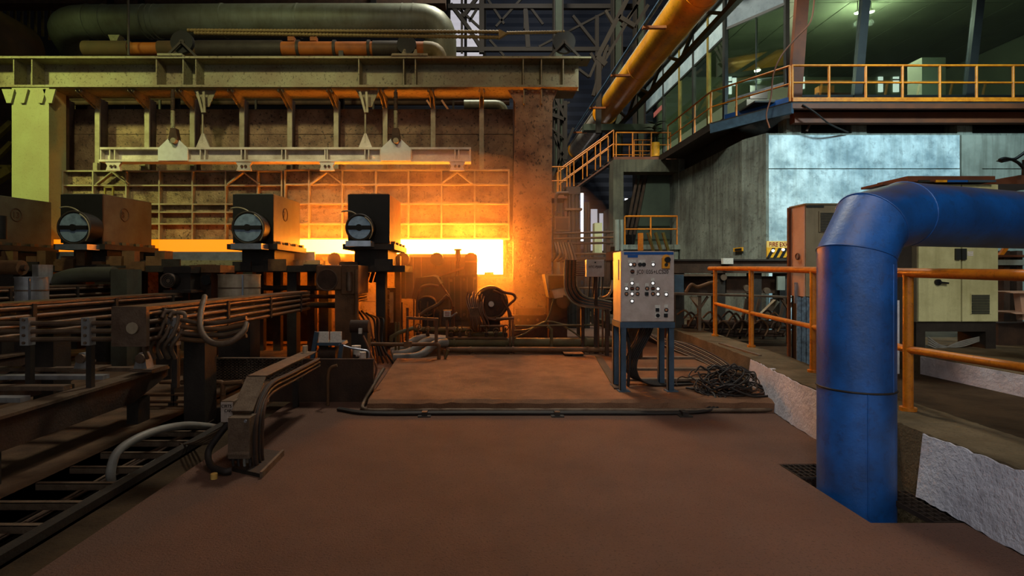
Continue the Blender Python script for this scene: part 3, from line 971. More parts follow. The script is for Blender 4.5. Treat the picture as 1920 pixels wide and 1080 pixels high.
pane_n = 0
mull = [1490, 1606, 1815, 2050]
for i in range(3):
    w_ = struct('window_%d' % (10 + i), 'leaning dark greenish control room pane above the orange railing', 'window')
    a_, b2 = mull[i] + 4, mull[i + 1] - 3
    M().prism([fpt(a_, .02), fpt(b2, .02), fpt(b2, .96), fpt(a_, .96)], (0, .012, 0)).build('pane', 'pulpit_glass', w_)
    M().bar(fpt(a_, .01), fpt(b2, .01), .06, .05).build('window_frame', 'frame_dark', w_)
    M().bar(fpt(a_, .965), fpt(b2, .965), .06, .06).build('window_frame', 'frame_olive', w_)
for i, p in enumerate(mull[:3]):
    wd = .3 if i == 0 else .2
    M().bar(fpt(p, 0), fpt(p, 1), wd, .12, (0, 1, 0)).build('mullion', 'frame_brown' if i == 0 else 'frame_dark', cr_)
# chamfer pane
lv = Vector((-.28, -.2, 0)) * .0
w_ = struct('window_13', 'single large pane in the chamfered corner of the control room', 'window')
zc0, zc1 = Z(190, 14.95), Z(56, 14.95)
a_, b2 = A + (B - A) * .08, A + (B - A) * .96
M().prism([(b2.x, b2.y, zc0), (a_.x, a_.y, zc0), (a_.x, a_.y, zc1), (b2.x, b2.y, zc1)], (.01, .012, 0)).build('pane', 'pulpit_glass', w_)
for t in (.06, .98):
    q = A + (B - A) * t
    M().bar((q.x, q.y, zc0 - .1), (q.x, q.y, zhead), .1, .1, (0, 1, 0)).build('window_frame', 'frame_dark', w_)
q = A + (B - A) * .5
M().bar((q.x, q.y, zc0), (q.x, q.y, zc1), .02, .02, (0, 1, 0)).build('glazing_bar', 'frame_dark', w_)
M().bar((a_.x, a_.y, zc0), (b2.x, b2.y, zc0), .05, .05).build('window_frame', 'bright_metal', w_)
M().bar((a_.x, a_.y, zc1), (b2.x, b2.y, zc1), .07, .07).build('window_frame', 'frame_dark', w_)
M().bar(A + (B - A) * .04 + Vector((0, 0, (zc1 + zhead) / 2)), B + Vector((0, 0, (zc1 + zhead) / 2)), .04, zhead - zc1).build('fascia_panel', 'fascia_shaded', cr_)
# receding side: windows below, pale fascia panels above
ys = [14.95, 16.0, 17.1, 18.3, 19.9, 22.0]
zmid = Z(67, 14.95)
for i in range(5):
    w_ = struct('window_%d' % (14 + i), 'receding side window of the control room under a pale fascia panel', 'window')
    M().box(B.x, B.x + .012, ys[i] + .06, ys[i + 1] - .06, zc0 - .1, zmid - .05).build('pane', 'pulpit_glass', w_)
    M().box(B.x - .04, B.x + .05, ys[i] - .05, ys[i] + .06, zsill - .2, zhead).build('mullion', 'frame_olive' if i % 2 else 'frame_dark', w_)
    M().box(B.x - .03, B.x + .03, ys[i], ys[i + 1], zmid - .06, zmid).build('window_frame', 'frame_dark', w_)
    M().box(B.x - .02, B.x + .02, ys[i] + .06, ys[i + 1] - .06, zmid, zhead - .05).build('fascia_panel', 'fascia', w_)
# things seen inside through the glass
o = M().box(12.1, 12.75, 14.6, 15.1, zsill, zsill + 1.5).build('office_cabinet', 'room_white')
tag(o, 'tall off-white cabinet standing inside the control room behind the glass', 'cabinet')
dk = T('control_desk', 'dark control desk with screen inside the corner window of the control room', 'desk', (8.3, 15.4, zsill))
M().box(7.6, 8.7, 15.2, 15.9, zsill, zsill + .55).build('desk_body', 'frame_dark', dk)
M().box(7.75, 8.25, 15.3, 15.36, zsill + .6, zsill + .98).build('screen', 'black', dk)
M().box(7.95, 8.05, 15.36, 15.4, zsill + .55, zsill + .7).build('screen_stand', 'frame_dark', dk)
dk = T('control_desk', 'low brown console behind the front glass of the control room', 'desk', (9.6, 14.4, zsill))
M().box(9.0, 10.3, 14.2, 14.9, zsill, zsill + .4).build('desk_body', 'frame_brown', dk)
M().box(9.1, 9.5, 14.3, 14.5, zsill + .4, zsill + .62).build('instrument_box', 'rail_paint', dk)
for k, (px, py, lab) in enumerate(((1608, 24, 'small bright lamp standing in for a reflected hall lamp behind the narrow front pane'), (1633, 22, 'small bright lamp standing in for a reflected hall lamp behind the wide front pane'), (1420, 132, 'pale round ceiling lamp seen through the corner window'))):
    p = P(px, py, 15.0)
    t = T('ceiling_lamp', lab, 'lamp', (p.x, p.y, p.z))  # the two front ones stand in for hall lamps reflected in the glass
    M().cyl((p.x, p.y, p.z + .02), (p.x, p.y, zhead), .012, 6).build('lamp_rod', 'frame_dark', t)
    M().cyl((p.x, p.y, p.z), (p.x, p.y, p.z + .07), .09, 14, .05).build('lamp_body', 'room_white', t)
    M().disc((p.x, p.y, p.z), (0, 0, -1), .07, .02, 14).build('bulb', 'tube_light', t)
    point_lamp('room_fill_lamp', (p.x, p.y, p.z - .3), 210, (1.0, 1.0, 0.84), .08)  # added fill that brightens the room interior
# glowing slits and ribs that stand in for hall reflections in the glass
for k, (px0, px1, py0, py1) in enumerate(((1505, 1509, 116, 166), (1648, 1656, 132, 172), (1676, 1686, 126, 172), (1828, 1836, 92, 170), (1366, 1372, 130, 176), (1374, 1381, 128, 160))):
    w_ = struct('window_%d' % (20 + k), 'narrow glowing slit standing in for a hall window reflected in the glass', 'window')
    M().pbox(px0, px1, py0, py1, 20.74, .05).build('pane', 'daylight_slit', w_)
    M().pbox(px0 - 1, px1 + 1, (py0 + py1) / 2 - 1, (py0 + py1) / 2 + 1, 20.70, .05).build('glazing_bar', 'frame_dark', w_)
for k in range(22):
    px = 1500 + k * 24
    M().box(X(px, 20.6), X(px + 5, 20.6), 20.6, 20.8, zsill, zsill + 2.2 + .03 * k).build('reflection_rib', 'room_wall', cr_)
M().prism([P(1500, 84, 20.5), P(1960, 40, 20.5), P(1960, 46, 20.5), P(1500, 90, 20.5)], (0, .1, 0)).build('sloping_rail', 'frame_olive', cr_)
# red sign hung on the far side window
o = M().prism([(6.80, 20.9, Z(212, 20.9)), (6.80, 20.0, Z(197, 20.0)), (6.80, 20.0, Z(206, 20.0)), (6.80, 20.9, Z(221, 20.9))], (.02, 0, 0)).build('notice_board', 'red_sign')
tag(o, 'red lettered notice board on the far side window of the control room', 'sign')
# potted plant leaves near the landing
pp = T('leafy_plant', 'dark leafy plant in a drum by the control room landing', 'plant', (X(1228, 18.6), 18.6, Z(295, 18.6)))
M().cyl((X(1228, 18.6), 18.6, Z(294, 18.6)), (X(1228, 18.6), 18.6, Z(268, 18.6)), .16, 12).build('drum', 'hazard_yellow', pp)
M().cyl((X(1228, 18.6), 18.6, Z(268, 18.6)), (X(1229, 18.6), 18.6, Z(230, 18.6)), .02, 6).build('stem', 'leaf', pp)
for k in range(14):
    an = k * 2.4
    z0 = Z(262 - k * 2.4, 18.6)
    cx, cy = X(1228, 18.6), 18.6
    d = Vector((math.cos(an), math.sin(an), .25))
    s_ = Vector((-math.sin(an), math.cos(an), 0)) * .07
    p0 = Vector((cx, cy, z0))
    M().add([p0, p0 + d * .18 + s_, p0 + d * .42 + Vector((0, 0, -.06)), p0 + d * .18 - s_, p0 + d * .2 + Vector((0, 0, .03))], [(0, 1, 4), (1, 2, 4), (2, 3, 4), (3, 0, 4)]).build('leaf', 'leaf', pp)

# ---- landing, stair and concrete portal below it
YL = 18.5
zl = Z(294, YL)
ld = T('landing', 'steel landing platform on the concrete portal', 'landing', (5.6, 18.8, zl))
M().box(X(1150, YL), X(1268, YL), YL, YL + 1.5, zl - .08, zl).build('deck', 'dark_steel', ld)
M().box(X(1150, YL), X(1268, YL), YL - .02, YL + .06, zl - .2, zl).build('edge_beam', 'frame_brown', ld)
hl = Z(248, YL) - zl
railing('landing_railing', 'orange railing along the front of the steel landing', [(X(p, YL), YL + .05, zl) for p in (1156, 1187, 1222, 1258)], hl, [hl * .5], .024)
railing('landing_railing', 'orange railing at the back of the steel landing', [(X(p, YL + 1.4), YL + 1.4, zl) for p in (1150, 1180, 1200, 1232)], hl * .9, [hl * .45], .022)
railing('landing_gate', 'narrow orange gate frame standing on the landing', [(X(1189, YL + .6), YL + .6, zl), (X(1205, YL + .6), YL + .6, zl), (X(1220, YL + .6), YL + .6, zl)], hl * .86, [hl * .4], .02)
st = T('staircase', 'steel staircase going down from the landing towards the furnace', 'staircase', (3.7, 18.8, Z(352, YL)))
s0, s1 = Vector((X(1152, YL), YL + .1, zl)), Vector((X(1052, YL), YL + .1, Z(366, YL)))
for dy in (0, .8):
    M().bar(s0 + Vector((0, dy, -.1)), s1 + Vector((0, dy, -.1)), .05, .22, (0, 1, 0)).build('stringer', 'frame_brown', st)
for k in range(9):
    p = s0 + (s1 - s0) * ((k + .5) / 9)
    M().box(p.x - .13, p.x + .13, YL + .1, YL + .9, p.z - .1, p.z - .07).build('tread', 'dark_steel', st)
for dy, n_ in ((0, 5), (.8, 5)):
    pts = [s0 + Vector((0, dy, 0)) + (s1 - s0) * (k / (n_ - 1)) for k in range(n_)]
    for p in pts:
        M().cyl(p, p + Vector((0, 0, .95)), .022, 8).build('baluster', 'rail_paint', st)
    M().cyl(pts[0] + Vector((0, 0, .95)), pts[-1] + Vector((0, 0, .95)), .025, 8).build('handrail', 'rail_paint', st)
    M().cyl(pts[0] + Vector((0, 0, .48)), pts[-1] + Vector((0, 0, .48)), .02, 8).build('mid_rail', 'rail_paint', st)
railing('stair_foot_railing', 'small orange railing at the foot of the stairs beside the rusty column', [(X(p, 17.5), 17.5, Z(362, 17.5)) for p in (1028, 1047, 1063)], Z(313, 17.5) - Z(362, 17.5), [.4], .024)
o = T('foot_platform', 'small steel platform at the foot of the stairs', 'platform', (X(1043, 17.5), 17.9, 0))
M().box(X(1020, 17.5), X(1066, 17.5), 17.45, 18.6, Z(372, 17.5), Z(362, 17.5)).build('deck', 'frame_brown', o)
for px in (1024, 1062):
    M().box(X(px, 17.6) - .07, X(px, 17.6) + .07, 17.6, 17.75, 0, Z(372, 17.5)).build('leg', 'frame_brown', o)

YP = 18.0
pw = struct('wall_portal', 'concrete portal frame under the landing with dark opening', 'portal')
M().box(X(1150, YP), X(1169, YP), YP, YP + .6, 0, zl - .2).build('pillar', 'concrete_dark', pw)
M().box(X(1272, YP), X(1297, YP), YP, YP + .6, 0, zl - .2).build('pillar', 'concrete', pw)
M().box(X(1169, YP), X(1272, YP), YP, YP + .6, Z(322, YP), zl - .2).build('lintel', 'concrete_dark', pw)
M().box(X(1150, YP), X(1298, YP), YP, YP + .8, 0, Z(462, YP)).build('sill_wall', 'plaster_dull', pw)
M().box(X(1160, YP), X(1283, YP), YP - .12, YP + .1, Z(468, YP), Z(459, YP)).build('sill_ledge', 'concrete', pw)
M().prism([P(1281, 468, YP - .02), P(1281, 360, YP - .02), P(1295, 404, YP - .02), P(1297, 490, YP - .02)], (0, .02, 0)).build('pale_paint_patch', 'plaster_dull', pw)
o = M().prism([P(1189, 462, YP + .7), P(1256, 462, YP + .7), P(1256, 324, YP + .7), P(1216, 324, YP + .7)], (0, .1, 0)).build('sloping_screen', 'green_shed')
tag(o, 'dark green sloping sheet screen inside the concrete portal', 'screen')
for k, px in enumerate((1178, 1186, 1194)):
    o = M().bar(P(px - 5, 440, YP + .8), P(px + 16, 335, YP + .8), .09, .05, (0, 1, 0)).build('leaning_bar', 'rust_dark')
    tag(o, 'rusty bar leaning against the sloping screen in the portal', 'bar', 'bars leaning in the portal')
hp = Z(405, YP) - Z(459, YP)
railing('portal_railing', 'rusty orange railing across the concrete portal opening', [(X(p, YP), YP + .1, Z(459, YP)) for p in (1173, 1222, 1272)], hp, [hp * .55], .03, material='rail_paint')

# ================================================================ YELLOW PIPE
yp = T('yellow_pipe', 'large glossy yellow gas pipe running along under the roof', 'pipe', (5.0, 16, 7.5))
ax, az, rp = 5.0, 8.0, .44
M().cyl((ax, 5, az), (ax, 21.4, az), rp, 28).build('pipe_run', 'yellow_pipe', yp)
M().cyl((ax - .0, 21.4, az), (ax, 30, az), rp * .9, 24).build('wrapped_run', 'silver_wrap', yp)
for yy, r in ((21.3, rp * 1.12), (27.5, rp * 1.05), (16.5, rp * 1.02), (12.0, rp * 1.02)):
    M().cyl((ax, yy, az), (ax, yy + .12, az), r, 28).build('flange', 'yellow_pipe', yp)
M().cyl((ax - rp * .78, 5, az + rp * .52), (ax - rp * .78, 30, az + rp * .52), .05, 8).build('tracer_line', 'silver_wrap', yp)
bcn = T('blue_conduit', 'thin light blue conduit clipped beside the yellow pipe', 'conduit', (4.1, 16, 7.6))
M().cyl((4.08, 6, 7.75), (4.08, 30, 7.75), .045, 8).build('tube', 'blue_conduit', bcn)
for yy in (10, 13.2, 16.4, 19.6, 23):
    M().box(4.04, 4.62, yy, yy + .1, 7.66, 7.72).build('clip', 'pipe_orange_band', bcn)
# long dark girder carrying the pipe and the eave of the pulpit
bg = T('pipe_bridge', 'dark lattice pipe bridge beside the yellow pipe', 'bridge', (5.6, 15, 7.4))
M().box(5.52, 5.66, 5, 30, 8.1, 8.25).build('upper_chord', 'black_steel', bg)
M().box(5.52, 5.66, 5, 30, 7.45, 7.58).build('lower_chord', 'black_steel', bg)
for k in range(18):
    y0 = 5.4 + k * 1.35
    M().bar((5.59, y0, 7.5 if k % 2 else 8.2), (5.59, y0 + 1.35, 8.2 if k % 2 else 7.5), .08, .08).build('lattice', 'black_steel', bg)

# ================================================================ OVERHEAD, BEHIND THE GIRDER
Yd = 14.5
bd = T('grey_duct', 'fat grey sheet-metal duct with segmented elbows above the furnace', 'duct', (X(460, Yd), Yd, Z(72, Yd)))
lo = [P(165, 105, 15.6), P(128, 78, 15.2)]
pts = [P(150, 112, 16.2), P(138, 84, 15.6)] + arc(P(132, 74, 15.3), P(108, 42, 14.5), P(165, 41, 14.5), 6) + [P(330, 40, 14.5), P(560, 39, 14.5), P(775, 39, 14.5)] + arc(P(780, 39, 14.5), P(826, 39, 14.5), P(826, 78, 14.5), 6) + [P(826, 140, 14.5)]
M().tube(pts, .43, 26).build('duct_body', 'duct_grey', bd)
for pxs in (170, 200, 275, 285, 295, 420, 560, 755, 775):
    M().cyl(P(pxs, 41 if pxs < 300 else 39.5, 14.5), P(pxs, 41 if pxs < 300 else 39.5, 14.5) + Vector((.04, 0, 0)), .445, 26).build('seam_band', 'duct_grey', bd)
ds = T('duct_stand', 'pale forked steel stand under the grey duct', 'stand', (X(214, 14.2), 14.2, zt))
M().pbox(208, 218, 76, 108, 14.0, .15).build('stand_post', 'girder_steel', ds)
M().prism([P(202, 65, 14.0), P(224, 65, 14.0), P(218, 78, 14.0), P(208, 78, 14.0)], (0, .2, 0)).build('saddle', 'girder_steel', ds)
rd = M().cyl((-12.55, 8.0, 7.42), (-12.55, 14.3, 7.42), .9, 32).build('rusty_duct', 'duct_rust')
tag(rd, 'very large dark rusty duct running back beside the grey duct', 'duct')
sm_ = T('banded_pipe', 'dark pipe with orange painted bands behind the furnace girder', 'pipe', (X(550, 13.6), 13.6, Z(106, 13.6)))
cen = 92
for a_, b2, mm, r in ((160, 245, 'duct_rust', .2), (245, 300, 'pipe_orange_band', .16), (300, 372, 'duct_rust', .2), (372, 530, 'dark_steel', .21), (530, 700, 'pipe_orange_band', .18), (700, 780, 'dark_steel', .2), (780, 795, 'pipe_orange_band', .18)):
    M().cyl(P(a_, cen, 13.6), P(b2, cen, 13.6), r, 20).build('pipe_section', mm, sm_)
M().tube([P(795, cen, 13.6)] + arc(P(800, cen, 13.6), P(824, cen, 13.6), P(824, 112, 13.6), 5), .19, 18).build('elbow', 'olive_pipe', sm_)
for pxs in (558, 626, 690):
    M().cyl(P(pxs, cen, 13.6), P(pxs + 5, cen, 13.6), .22, 20).build('strap', 'dark_steel', sm_)
for pxs in (545, 587):
    M().pbox(pxs - 6, pxs + 6, 68, 76, 13.55, .15).build('lug', 'pipe_orange_band', sm_)
M().disc(P(762, 83, 13.3), (0, 1, 0), .24, .3, 24).build('open_end', 'black_steel', sm_)
for px in (330, 640):
    M().box(X(px, 13.5) - .06, X(px, 13.5) + .06, 13.45, 13.6, Z(206, 13.2), Z(96, 13.6)).build('stand', 'dark_steel', sm_)

for pxw, lab in ((340, 'dark rope sheave on an A-frame over the paler end of the girder'), (1058, 'dark rope sheave on an A-frame at the dim end of the girder')):
    t = T('rope_sheave', lab, 'sheave', (X(pxw, 12.3), 12.3, zt))
    M().disc(P(pxw, 78, 12.32), (0, 1, 0), .26, .1, 24).build('wheel', 'black_steel', t)
    M().disc(P(pxw, 78, 12.28), (0, 1, 0), .06, .18, 12).build('axle', 'dark_steel', t)
    for s in (-1, 1):
        M().bar(P(pxw, 78, 12.22), (X(pxw, 12.22) + s * .42, 12.22, zt), .05, .04, (0, 1, 0)).build('frame_leg', 'dark_steel', t)
    M().box(X(pxw, 12.2) - .6, X(pxw, 12.2) + .6, 12.12, 12.6, zt, zt + .04).build('base_plate', 'girder_steel', t)
tr_ = T('turning_bracket', 'small bolted lug plate on top of the girder below the dark pipe end', 'bracket', (X(770, 12.2), 12.2, zt + .05))
for pxs in (758, 779):
    M().prism([P(pxs - 6, 103, 12.15), P(pxs + 4, 103, 12.15), P(pxs + 2, 92, 12.15), P(pxs - 1, 92, 12.15)], (0, .05, 0)).build('lug', 'girder_steel', tr_)
M().box(X(735, 12.2), X(800, 12.2), 12.1, 12.3, zt + .05, zt + .08).build('plate', 'girder_steel', tr_)
rp_ = T('hoist_rope', 'doubled steel hoist rope stretched above the girder', 'rope', (X(650, 12.4), 12.4, Z(72, 12.4)))


def rope(a, b, r, n, name, parent):
    m = M()
    a, b = Vector(a), Vector(b)
    m.cyl(a, b, r * .75, 8)
    for k in range(n):
        p = a + (b - a) * (k / n)
        q = a + (b - a) * ((k + .62) / n)
        m.cyl(p, q, r, 8)
    return m.build(name, 'rope_steel', parent)


rope(P(352, 57, 12.35), P(936, 60, 12.35), .045, 90, 'upper_strand', rp_)
rope(P(365, 62, 12.35), P(936, 70, 12.35), .045, 90, 'lower_strand', rp_)
M().prism([P(935, 54, 12.3), P(951, 62, 12.3), P(935, 72, 12.3)], (0, .1, 0)).build('joining_link', 'rope_steel', rp_)
rope(P(950, 62, 12.35), P(1060, 60, 12.35), .04, 22, 'single_strand', rp_)
hw = M().cyl(P(240, -20, 13.2), P(241, 104, 13.2), .03, 8).build('hanging_rod', 'dark_steel')
tag(hw, 'thin vertical rod hanging in front of the grey duct', 'rod')

# ---- roof trusses and bracing
def truss(label, name, bars, Y, material='truss_steel', thick=.16):
    t = T(name, label, 'truss', P(bars[0][0], bars[0][1], Y))
    for b2 in bars:
        th = b2[4] if len(b2) > 4 else thick
        M().bar(P(b2[0], b2[1], Y), P(b2[2], b2[3], Y), th, th, (0, 1, 0)).build('member', material, t)
    return t


truss('long horizontal roof truss with crossed diagonals in front of the pale daylight sheet', 'roof_truss', [
    (840, 13, 1190, 13, .2), (845, 93, 1180, 93, .18), (903, -20, 903, 100, .22), (866, -10, 866, 100, .1),
    (845, 8, 880, 55), (880, 55, 903, 92), (868, 32, 895, -5), (860, 16, 908, 60, .1), (880, 40, 902, 4, .1),
    (915, 0, 945, 45, .1), (918, 75, 945, 105, .1), (995, 15, 1018, 46, .1), (930, 50, 985, -10, .1),
    (1074, 30, 1118, 85, .12), (990, 90, 985, 20, .2), (1119, 30, 1119, 180, .16), (1010, 88, 1145, 18, .09), (985, 55, 985, 13)], 24.0)
truss('crossed wind bracing behind the broad rusty column', 'wind_bracing', [
    (1035, 170, 1060, 222, .12), (1032, 205, 1068, 192, .08), (1034, 215, 1060, 225, .14), (1060, 190, 1060, 300, .14), (1034, 240, 1062, 262, .08),
    (1036, 330, 1075, 240, .1), (1040, 255, 1070, 330, .1), (1085, 130, 1105, 145, .1), (1107, 100, 1120, 120, .12), (1047, 150, 1047, 400, .1)], 22.85)
truss('steeply receding dark lattice crane girder beside the yellow pipe', 'crane_girder', [
    (1175, 0, 1120, 108, .16), (1168, 12, 1135, 75, .1), (1120, 108, 1135, 122, .2), (1160, 32, 1190, 50, .16), (1195, 10, 1165, 50, .1),
    (1105, 145, 1135, 75, .09), (1122, 108, 1122, 250, .18), (1138, 85, 1112, 180, .12), (1190, 50, 1215, 10, .12), (1135, 20, 1150, 45, .1), (1200, 0, 1130, 120, .1)], 20.0)
m = T('roof_beam', 'dark riveted roof beam behind the grey duct', 'beam', P(300, 5, 17))
M().pbox(-40, 835, -22, 6, 17, .5).build('web', 'rust_dark', m)
for pxs in (205, 263, 700):
    M().pbox(pxs - 5, pxs + 5, -22, 12, 16.9, .1).build('stiffener', 'black_steel', m)
for k in range(11):
    px = 2 + k * 13
    o = M().bar(P(px, 0, 18.5), P(px, 26 + k * 7, 18.5), .06, .06, (0, 1, 0)).build('cladding_rail', 'frame_olive')
    tag(o, 'thin vertical cladding rail above the large rusty duct', 'rail', 'cladding rails above the rusty duct')
truss('yellow-green stair braces beside the yellow-green column', 'stair_brace', [(-20, 268, 22, 230, .12), (-20, 310, 22, 268, .1), (-30, 350, 22, 318, .2), (-20, 312, 22, 312, .06)], 13.0, 'frame_olive')
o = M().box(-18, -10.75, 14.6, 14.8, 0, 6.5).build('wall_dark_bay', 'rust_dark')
tag(o, 'dark sheeted bay behind the yellow-green column', 'wall', kind='structure')

# roof columns along the back
for px, lab in ((1047, 'dark green steel hall column behind the rusty portal column'), (1158, 'dark green steel hall column beside the far end of the yellow pipe'), (1200, 'dark green steel hall column behind the landing')):
    t = T('hall_column', lab, 'column', (X(px, 23), 23, 0))
    M().box(X(px - 7, 23), X(px + 7, 23), 23, 23.3, 0, 19).build('shaft', 'green_shed', t)
    M().box(X(px - 9, 23), X(px - 7, 23), 22.9, 23.4, 0, 19).build('flange', 'truss_steel', t)
    M().box(X(px + 7, 23), X(px + 9, 23), 22.9, 23.4, 0, 19).build('flange', 'truss_steel', t)
o = M().pbox(1095, 1230, 232, 244, 20.5, .4).build('cross_girder', 'green_shed')
tag(o, 'grey-green cross girder under the yellow pipe flange', 'girder')
# ================================================================ RIGHT FOREGROUND
# ---- blue duct rising from the pit, mitred elbow, then off to the side
bx, by, br = 2.71, 3.85, .239
bl = T('blue_duct', 'thick bright blue painted duct with mitred elbow rising from the floor pit', 'duct', (bx, by, -1.0))
dirh = Vector((1, .36, 0)).normalized()
zc = 2.0                                         # axis height of the level run
k1 = Vector((bx, by, 1.69))
k2 = Vector((bx, by, 1.69)) + dirh * .155 + Vector((0, 0, .235))
k3 = Vector((bx, by, 0)) + dirh * .50 + Vector((0, 0, zc + .005))
k4 = Vector((bx, by, 0)) + dirh * 4.5 + Vector((0, 0, zc + .02))


def duct_part(p, name):
    return p


full = [Vector((bx, by, -1.1)), k1, k2, k3, k4]
m = M().tube(full, br, 40, caps=True)
nr = 40
# split the mitred tube into its sections so each welded piece is a part
V = m.v
for i, nm in enumerate(('riser', 'elbow_segment', 'elbow_segment', 'level_run')):
    q = M()
    ring = [V[i * nr + j] for j in range(nr)] + [V[(i + 1) * nr + j] for j in range(nr)]
    q.add(ring, [(j, (j + 1) % nr, (j + 1) % nr + nr, j + nr) for j in range(nr)], True)
    q.build(nm, 'blue_paint', bl)
for i in (1, 2, 3):
    ring = [Vector(V[i * nr + j]) for j in range(nr)]
    M().tube(ring + [ring[0]], .0065, 6, caps=False, mitre=False).build('weld_seam', 'blue_paint', bl)
M().ring((bx, by, .74), (0, 0, 1), br + .001, .007, 48, 6).build('weld_seam', 'dark_steel', bl)
dv = Vector((-bx, -by, 0)).normalized()
sd = Vector((dv.y, -dv.x, 0))
for z0, z1, an in ((-.3, .74, .30), (.74, 1.62, 1.1)):
    dq = (dv * math.cos(an) + Vector((-dv.y, dv.x, 0)) * math.sin(an))
    M().cyl((bx + dq.x * br, by + dq.y * br, z0), (bx + dq.x * br, by + dq.y * br, z1), .005, 6).build('weld_seam', 'blue_paint', bl)
# welded patch near the end
# ---- gratings in the pit
for (x0, x1, y0, y1, lab) in ((2.46, 3.05, 4.1, 4.36, 'rusty pit grating behind the foot of the blue duct'), (2.86, 3.06, 3.36, 3.84, 'rusty pit grating between the blue duct and the kerb')):
    t = T('pit_grating', lab, 'grating', ((x0 + x1) / 2, (y0 + y1) / 2, -.03))
    nx, ny = max(3, int((x1 - x0) / .045)), max(3, int((y1 - y0) / .06))
    for i in range(nx + 1):
        xx = x0 + (x1 - x0) * i / nx
        M().box(xx - .003, xx + .003, y0, y1, -.035, -.003).build('bearing_bar', 'grating', t)
    for j in range(ny + 1):
        yy = y0 + (y1 - y0) * j / ny
        M().box(x0, x1, yy - .003, yy + .003, -.02, -.004).build('cross_bar', 'grating', t)

# ---- orange handrail on the kerb
hr = T('kerb_handrail', 'thick orange pipe handrail standing on the kerb behind the blue duct', 'handrail', (3.5, 6, KH))
posts = [(4.21, 9.55), (4.12, 8.1), (3.75, 6.0), (3.46, 4.31), (3.40, 2.6)]
tops = [Z(498, 9.55), Z(500, 8.1), Z(507, 6.0), Z(512, 4.31), Z(518, 2.6)]
tops = [1.66, 1.64, 1.6, 1.565, 1.53]
mids = [Z(569, 9.55), Z(587, 8.1), Z(613, 6.0), Z(655, 4.31), Z(735, 2.6)]
for (x, y), zt_ in zip(posts, tops):
    M().cyl((x, y, KH), (x, y, zt_), .036, 12).build('post', 'rail_paint', hr)
    M().cyl((x, y, KH), (x, y, KH + .03), .06, 12).build('post_foot', 'rail_paint', hr)
tp = [Vector((x, y, z)) for (x, y), z in zip(posts, tops)]
M().tube([tp[0] + Vector((-.06, .12, 0))] + tp, .038, 12).build('top_rail', 'rail_paint', hr)
M().tube([Vector((x, y, z)) for (x, y), z in zip(posts, mids)], .03, 12).build('mid_rail', 'rail_paint', hr)

# ---- electrical cabinets on the low kerb
YQ = 7.9
ca = T('switch_cabinet', 'tall tan switch cabinet with side tinted pink by furnace light and louvred vent behind the blue duct', 'cabinet', (X(1560, YQ), YQ + .2, .2))
x0, x1 = X(1511, YQ), X(1628, YQ)
zt_, zb_ = Z(384, YQ), Z(556, YQ)
M().box(x0, x1, YQ, YQ + .38, zb_, zt_).build('body', 'cabinet_tan', ca)
M().box(x0 - .012, x0, YQ + .02, YQ + .37, zb_, zt_ - .01).build('side_door', 'cabinet_pink', ca)  # furnace light on this side is put into the pink colour
M().box(x0 - .05, x0 - .012, YQ + .36, YQ + .40, .2, zt_).build('corner_post', 'frame_brown', ca)
M().box(x0, x1, YQ + .02, YQ + .36, .2, zb_).build('plinth', 'black_steel', ca)
M().box(x0 - .02, x1, YQ - .02, YQ + .4, zt_, zt_ + .02).build('top_plate', 'cabinet_tan', ca)
g_ = M().pbox(1536, 1577, 396, 435, YQ - .02, .02).build('vent', 'cabinet_tan', ca)
for k in range(12):
    M().pbox(1539, 1574, 399 + k * 3, 400.6 + k * 3, YQ - .03, .012).build('louvre', 'frame_dark', g_)
M().ring((x0 - .03, YQ + .16, Z(480, YQ)), (1, 0, 0), .045, .01, 12, 6).build('handle', 'frame_brown', ca)
M().bar((x0 - .03, YQ + .2, Z(570, YQ)), (x0 - .03, YQ + .2, Z(530, YQ)), .05, .02).build('latch', 'bright_metal', ca)
M().pbox(1512, 1545, 385.5, 389, YQ - .01, .01).build('name_strip', 'frame_dark', ca)
o = M()
for k in range(6):
    xa = x0 - .16 + k * .035
    o.box(xa, xa + .03, YQ - .05 + .012 * (k % 2), YQ - .03 + .012 * (k % 2), .22, Z(556, YQ) - .01 * (k % 3))
o = o.build('protective_curtain', 'rag')
tag(o, 'streaky blue-grey strip curtain hanging below the tan switch cabinet', 'curtain')

cb = T('switch_cabinet', 'cream double-door switch cabinet with louvred vent on a dark plinth', 'cabinet', (X(1795, YQ), YQ + .3, .45))
x0, x1 = X(1721, YQ), X(1871, YQ)
zt_, zb_ = Z(345, YQ), Z(604, YQ)
M().box(x0, x1, YQ + .02, YQ + .6, zb_, zt_).build('body', 'cabinet_tan', cb)
xm_ = X(1802, YQ)
for a_, b2 in ((x0 + .005, xm_ - .01), (xm_ + .01, x1 - .005)):
    dr = M().box(a_, b2, YQ - .01, YQ + .02, zb_ + .01, zt_ - .01).build('door', 'cabinet_cream', cb, .004)
    if a_ < xm_ - .2:
        h_ = M()
        h_.disc((X(1756, YQ), YQ - .01, Z(529, YQ)), (0, -1, 0), .045, .03, 14)
        h_.bar((X(1756, YQ), YQ - .05, Z(529, YQ)), (X(1773, YQ), YQ - .05, Z(531, YQ)), .02, .025)
        h_.build('handle', 'black', dr)
    else:
        g_ = M().pbox(1820, 1859, 550, 589, YQ - .02, .015).build('vent', 'cabinet_cream', dr)
        for k in range(12):
            M().pbox(1823, 1856, 553 + k * 3, 554.8 + k * 3, YQ - .032, .015).build('louvre', 'frame_dark', dr)
M().pbox(1793, 1802, 466, 487, YQ - .04, .03).build('hasp', 'frame_dark', cb)
M().pbox(1804, 1813, 466, 487, YQ - .04, .03).build('hasp', 'frame_dark', cb)
M().pbox(1814, 1825, 471, 480, YQ - .014, .004).build('name_tag', 'tag_white', cb)
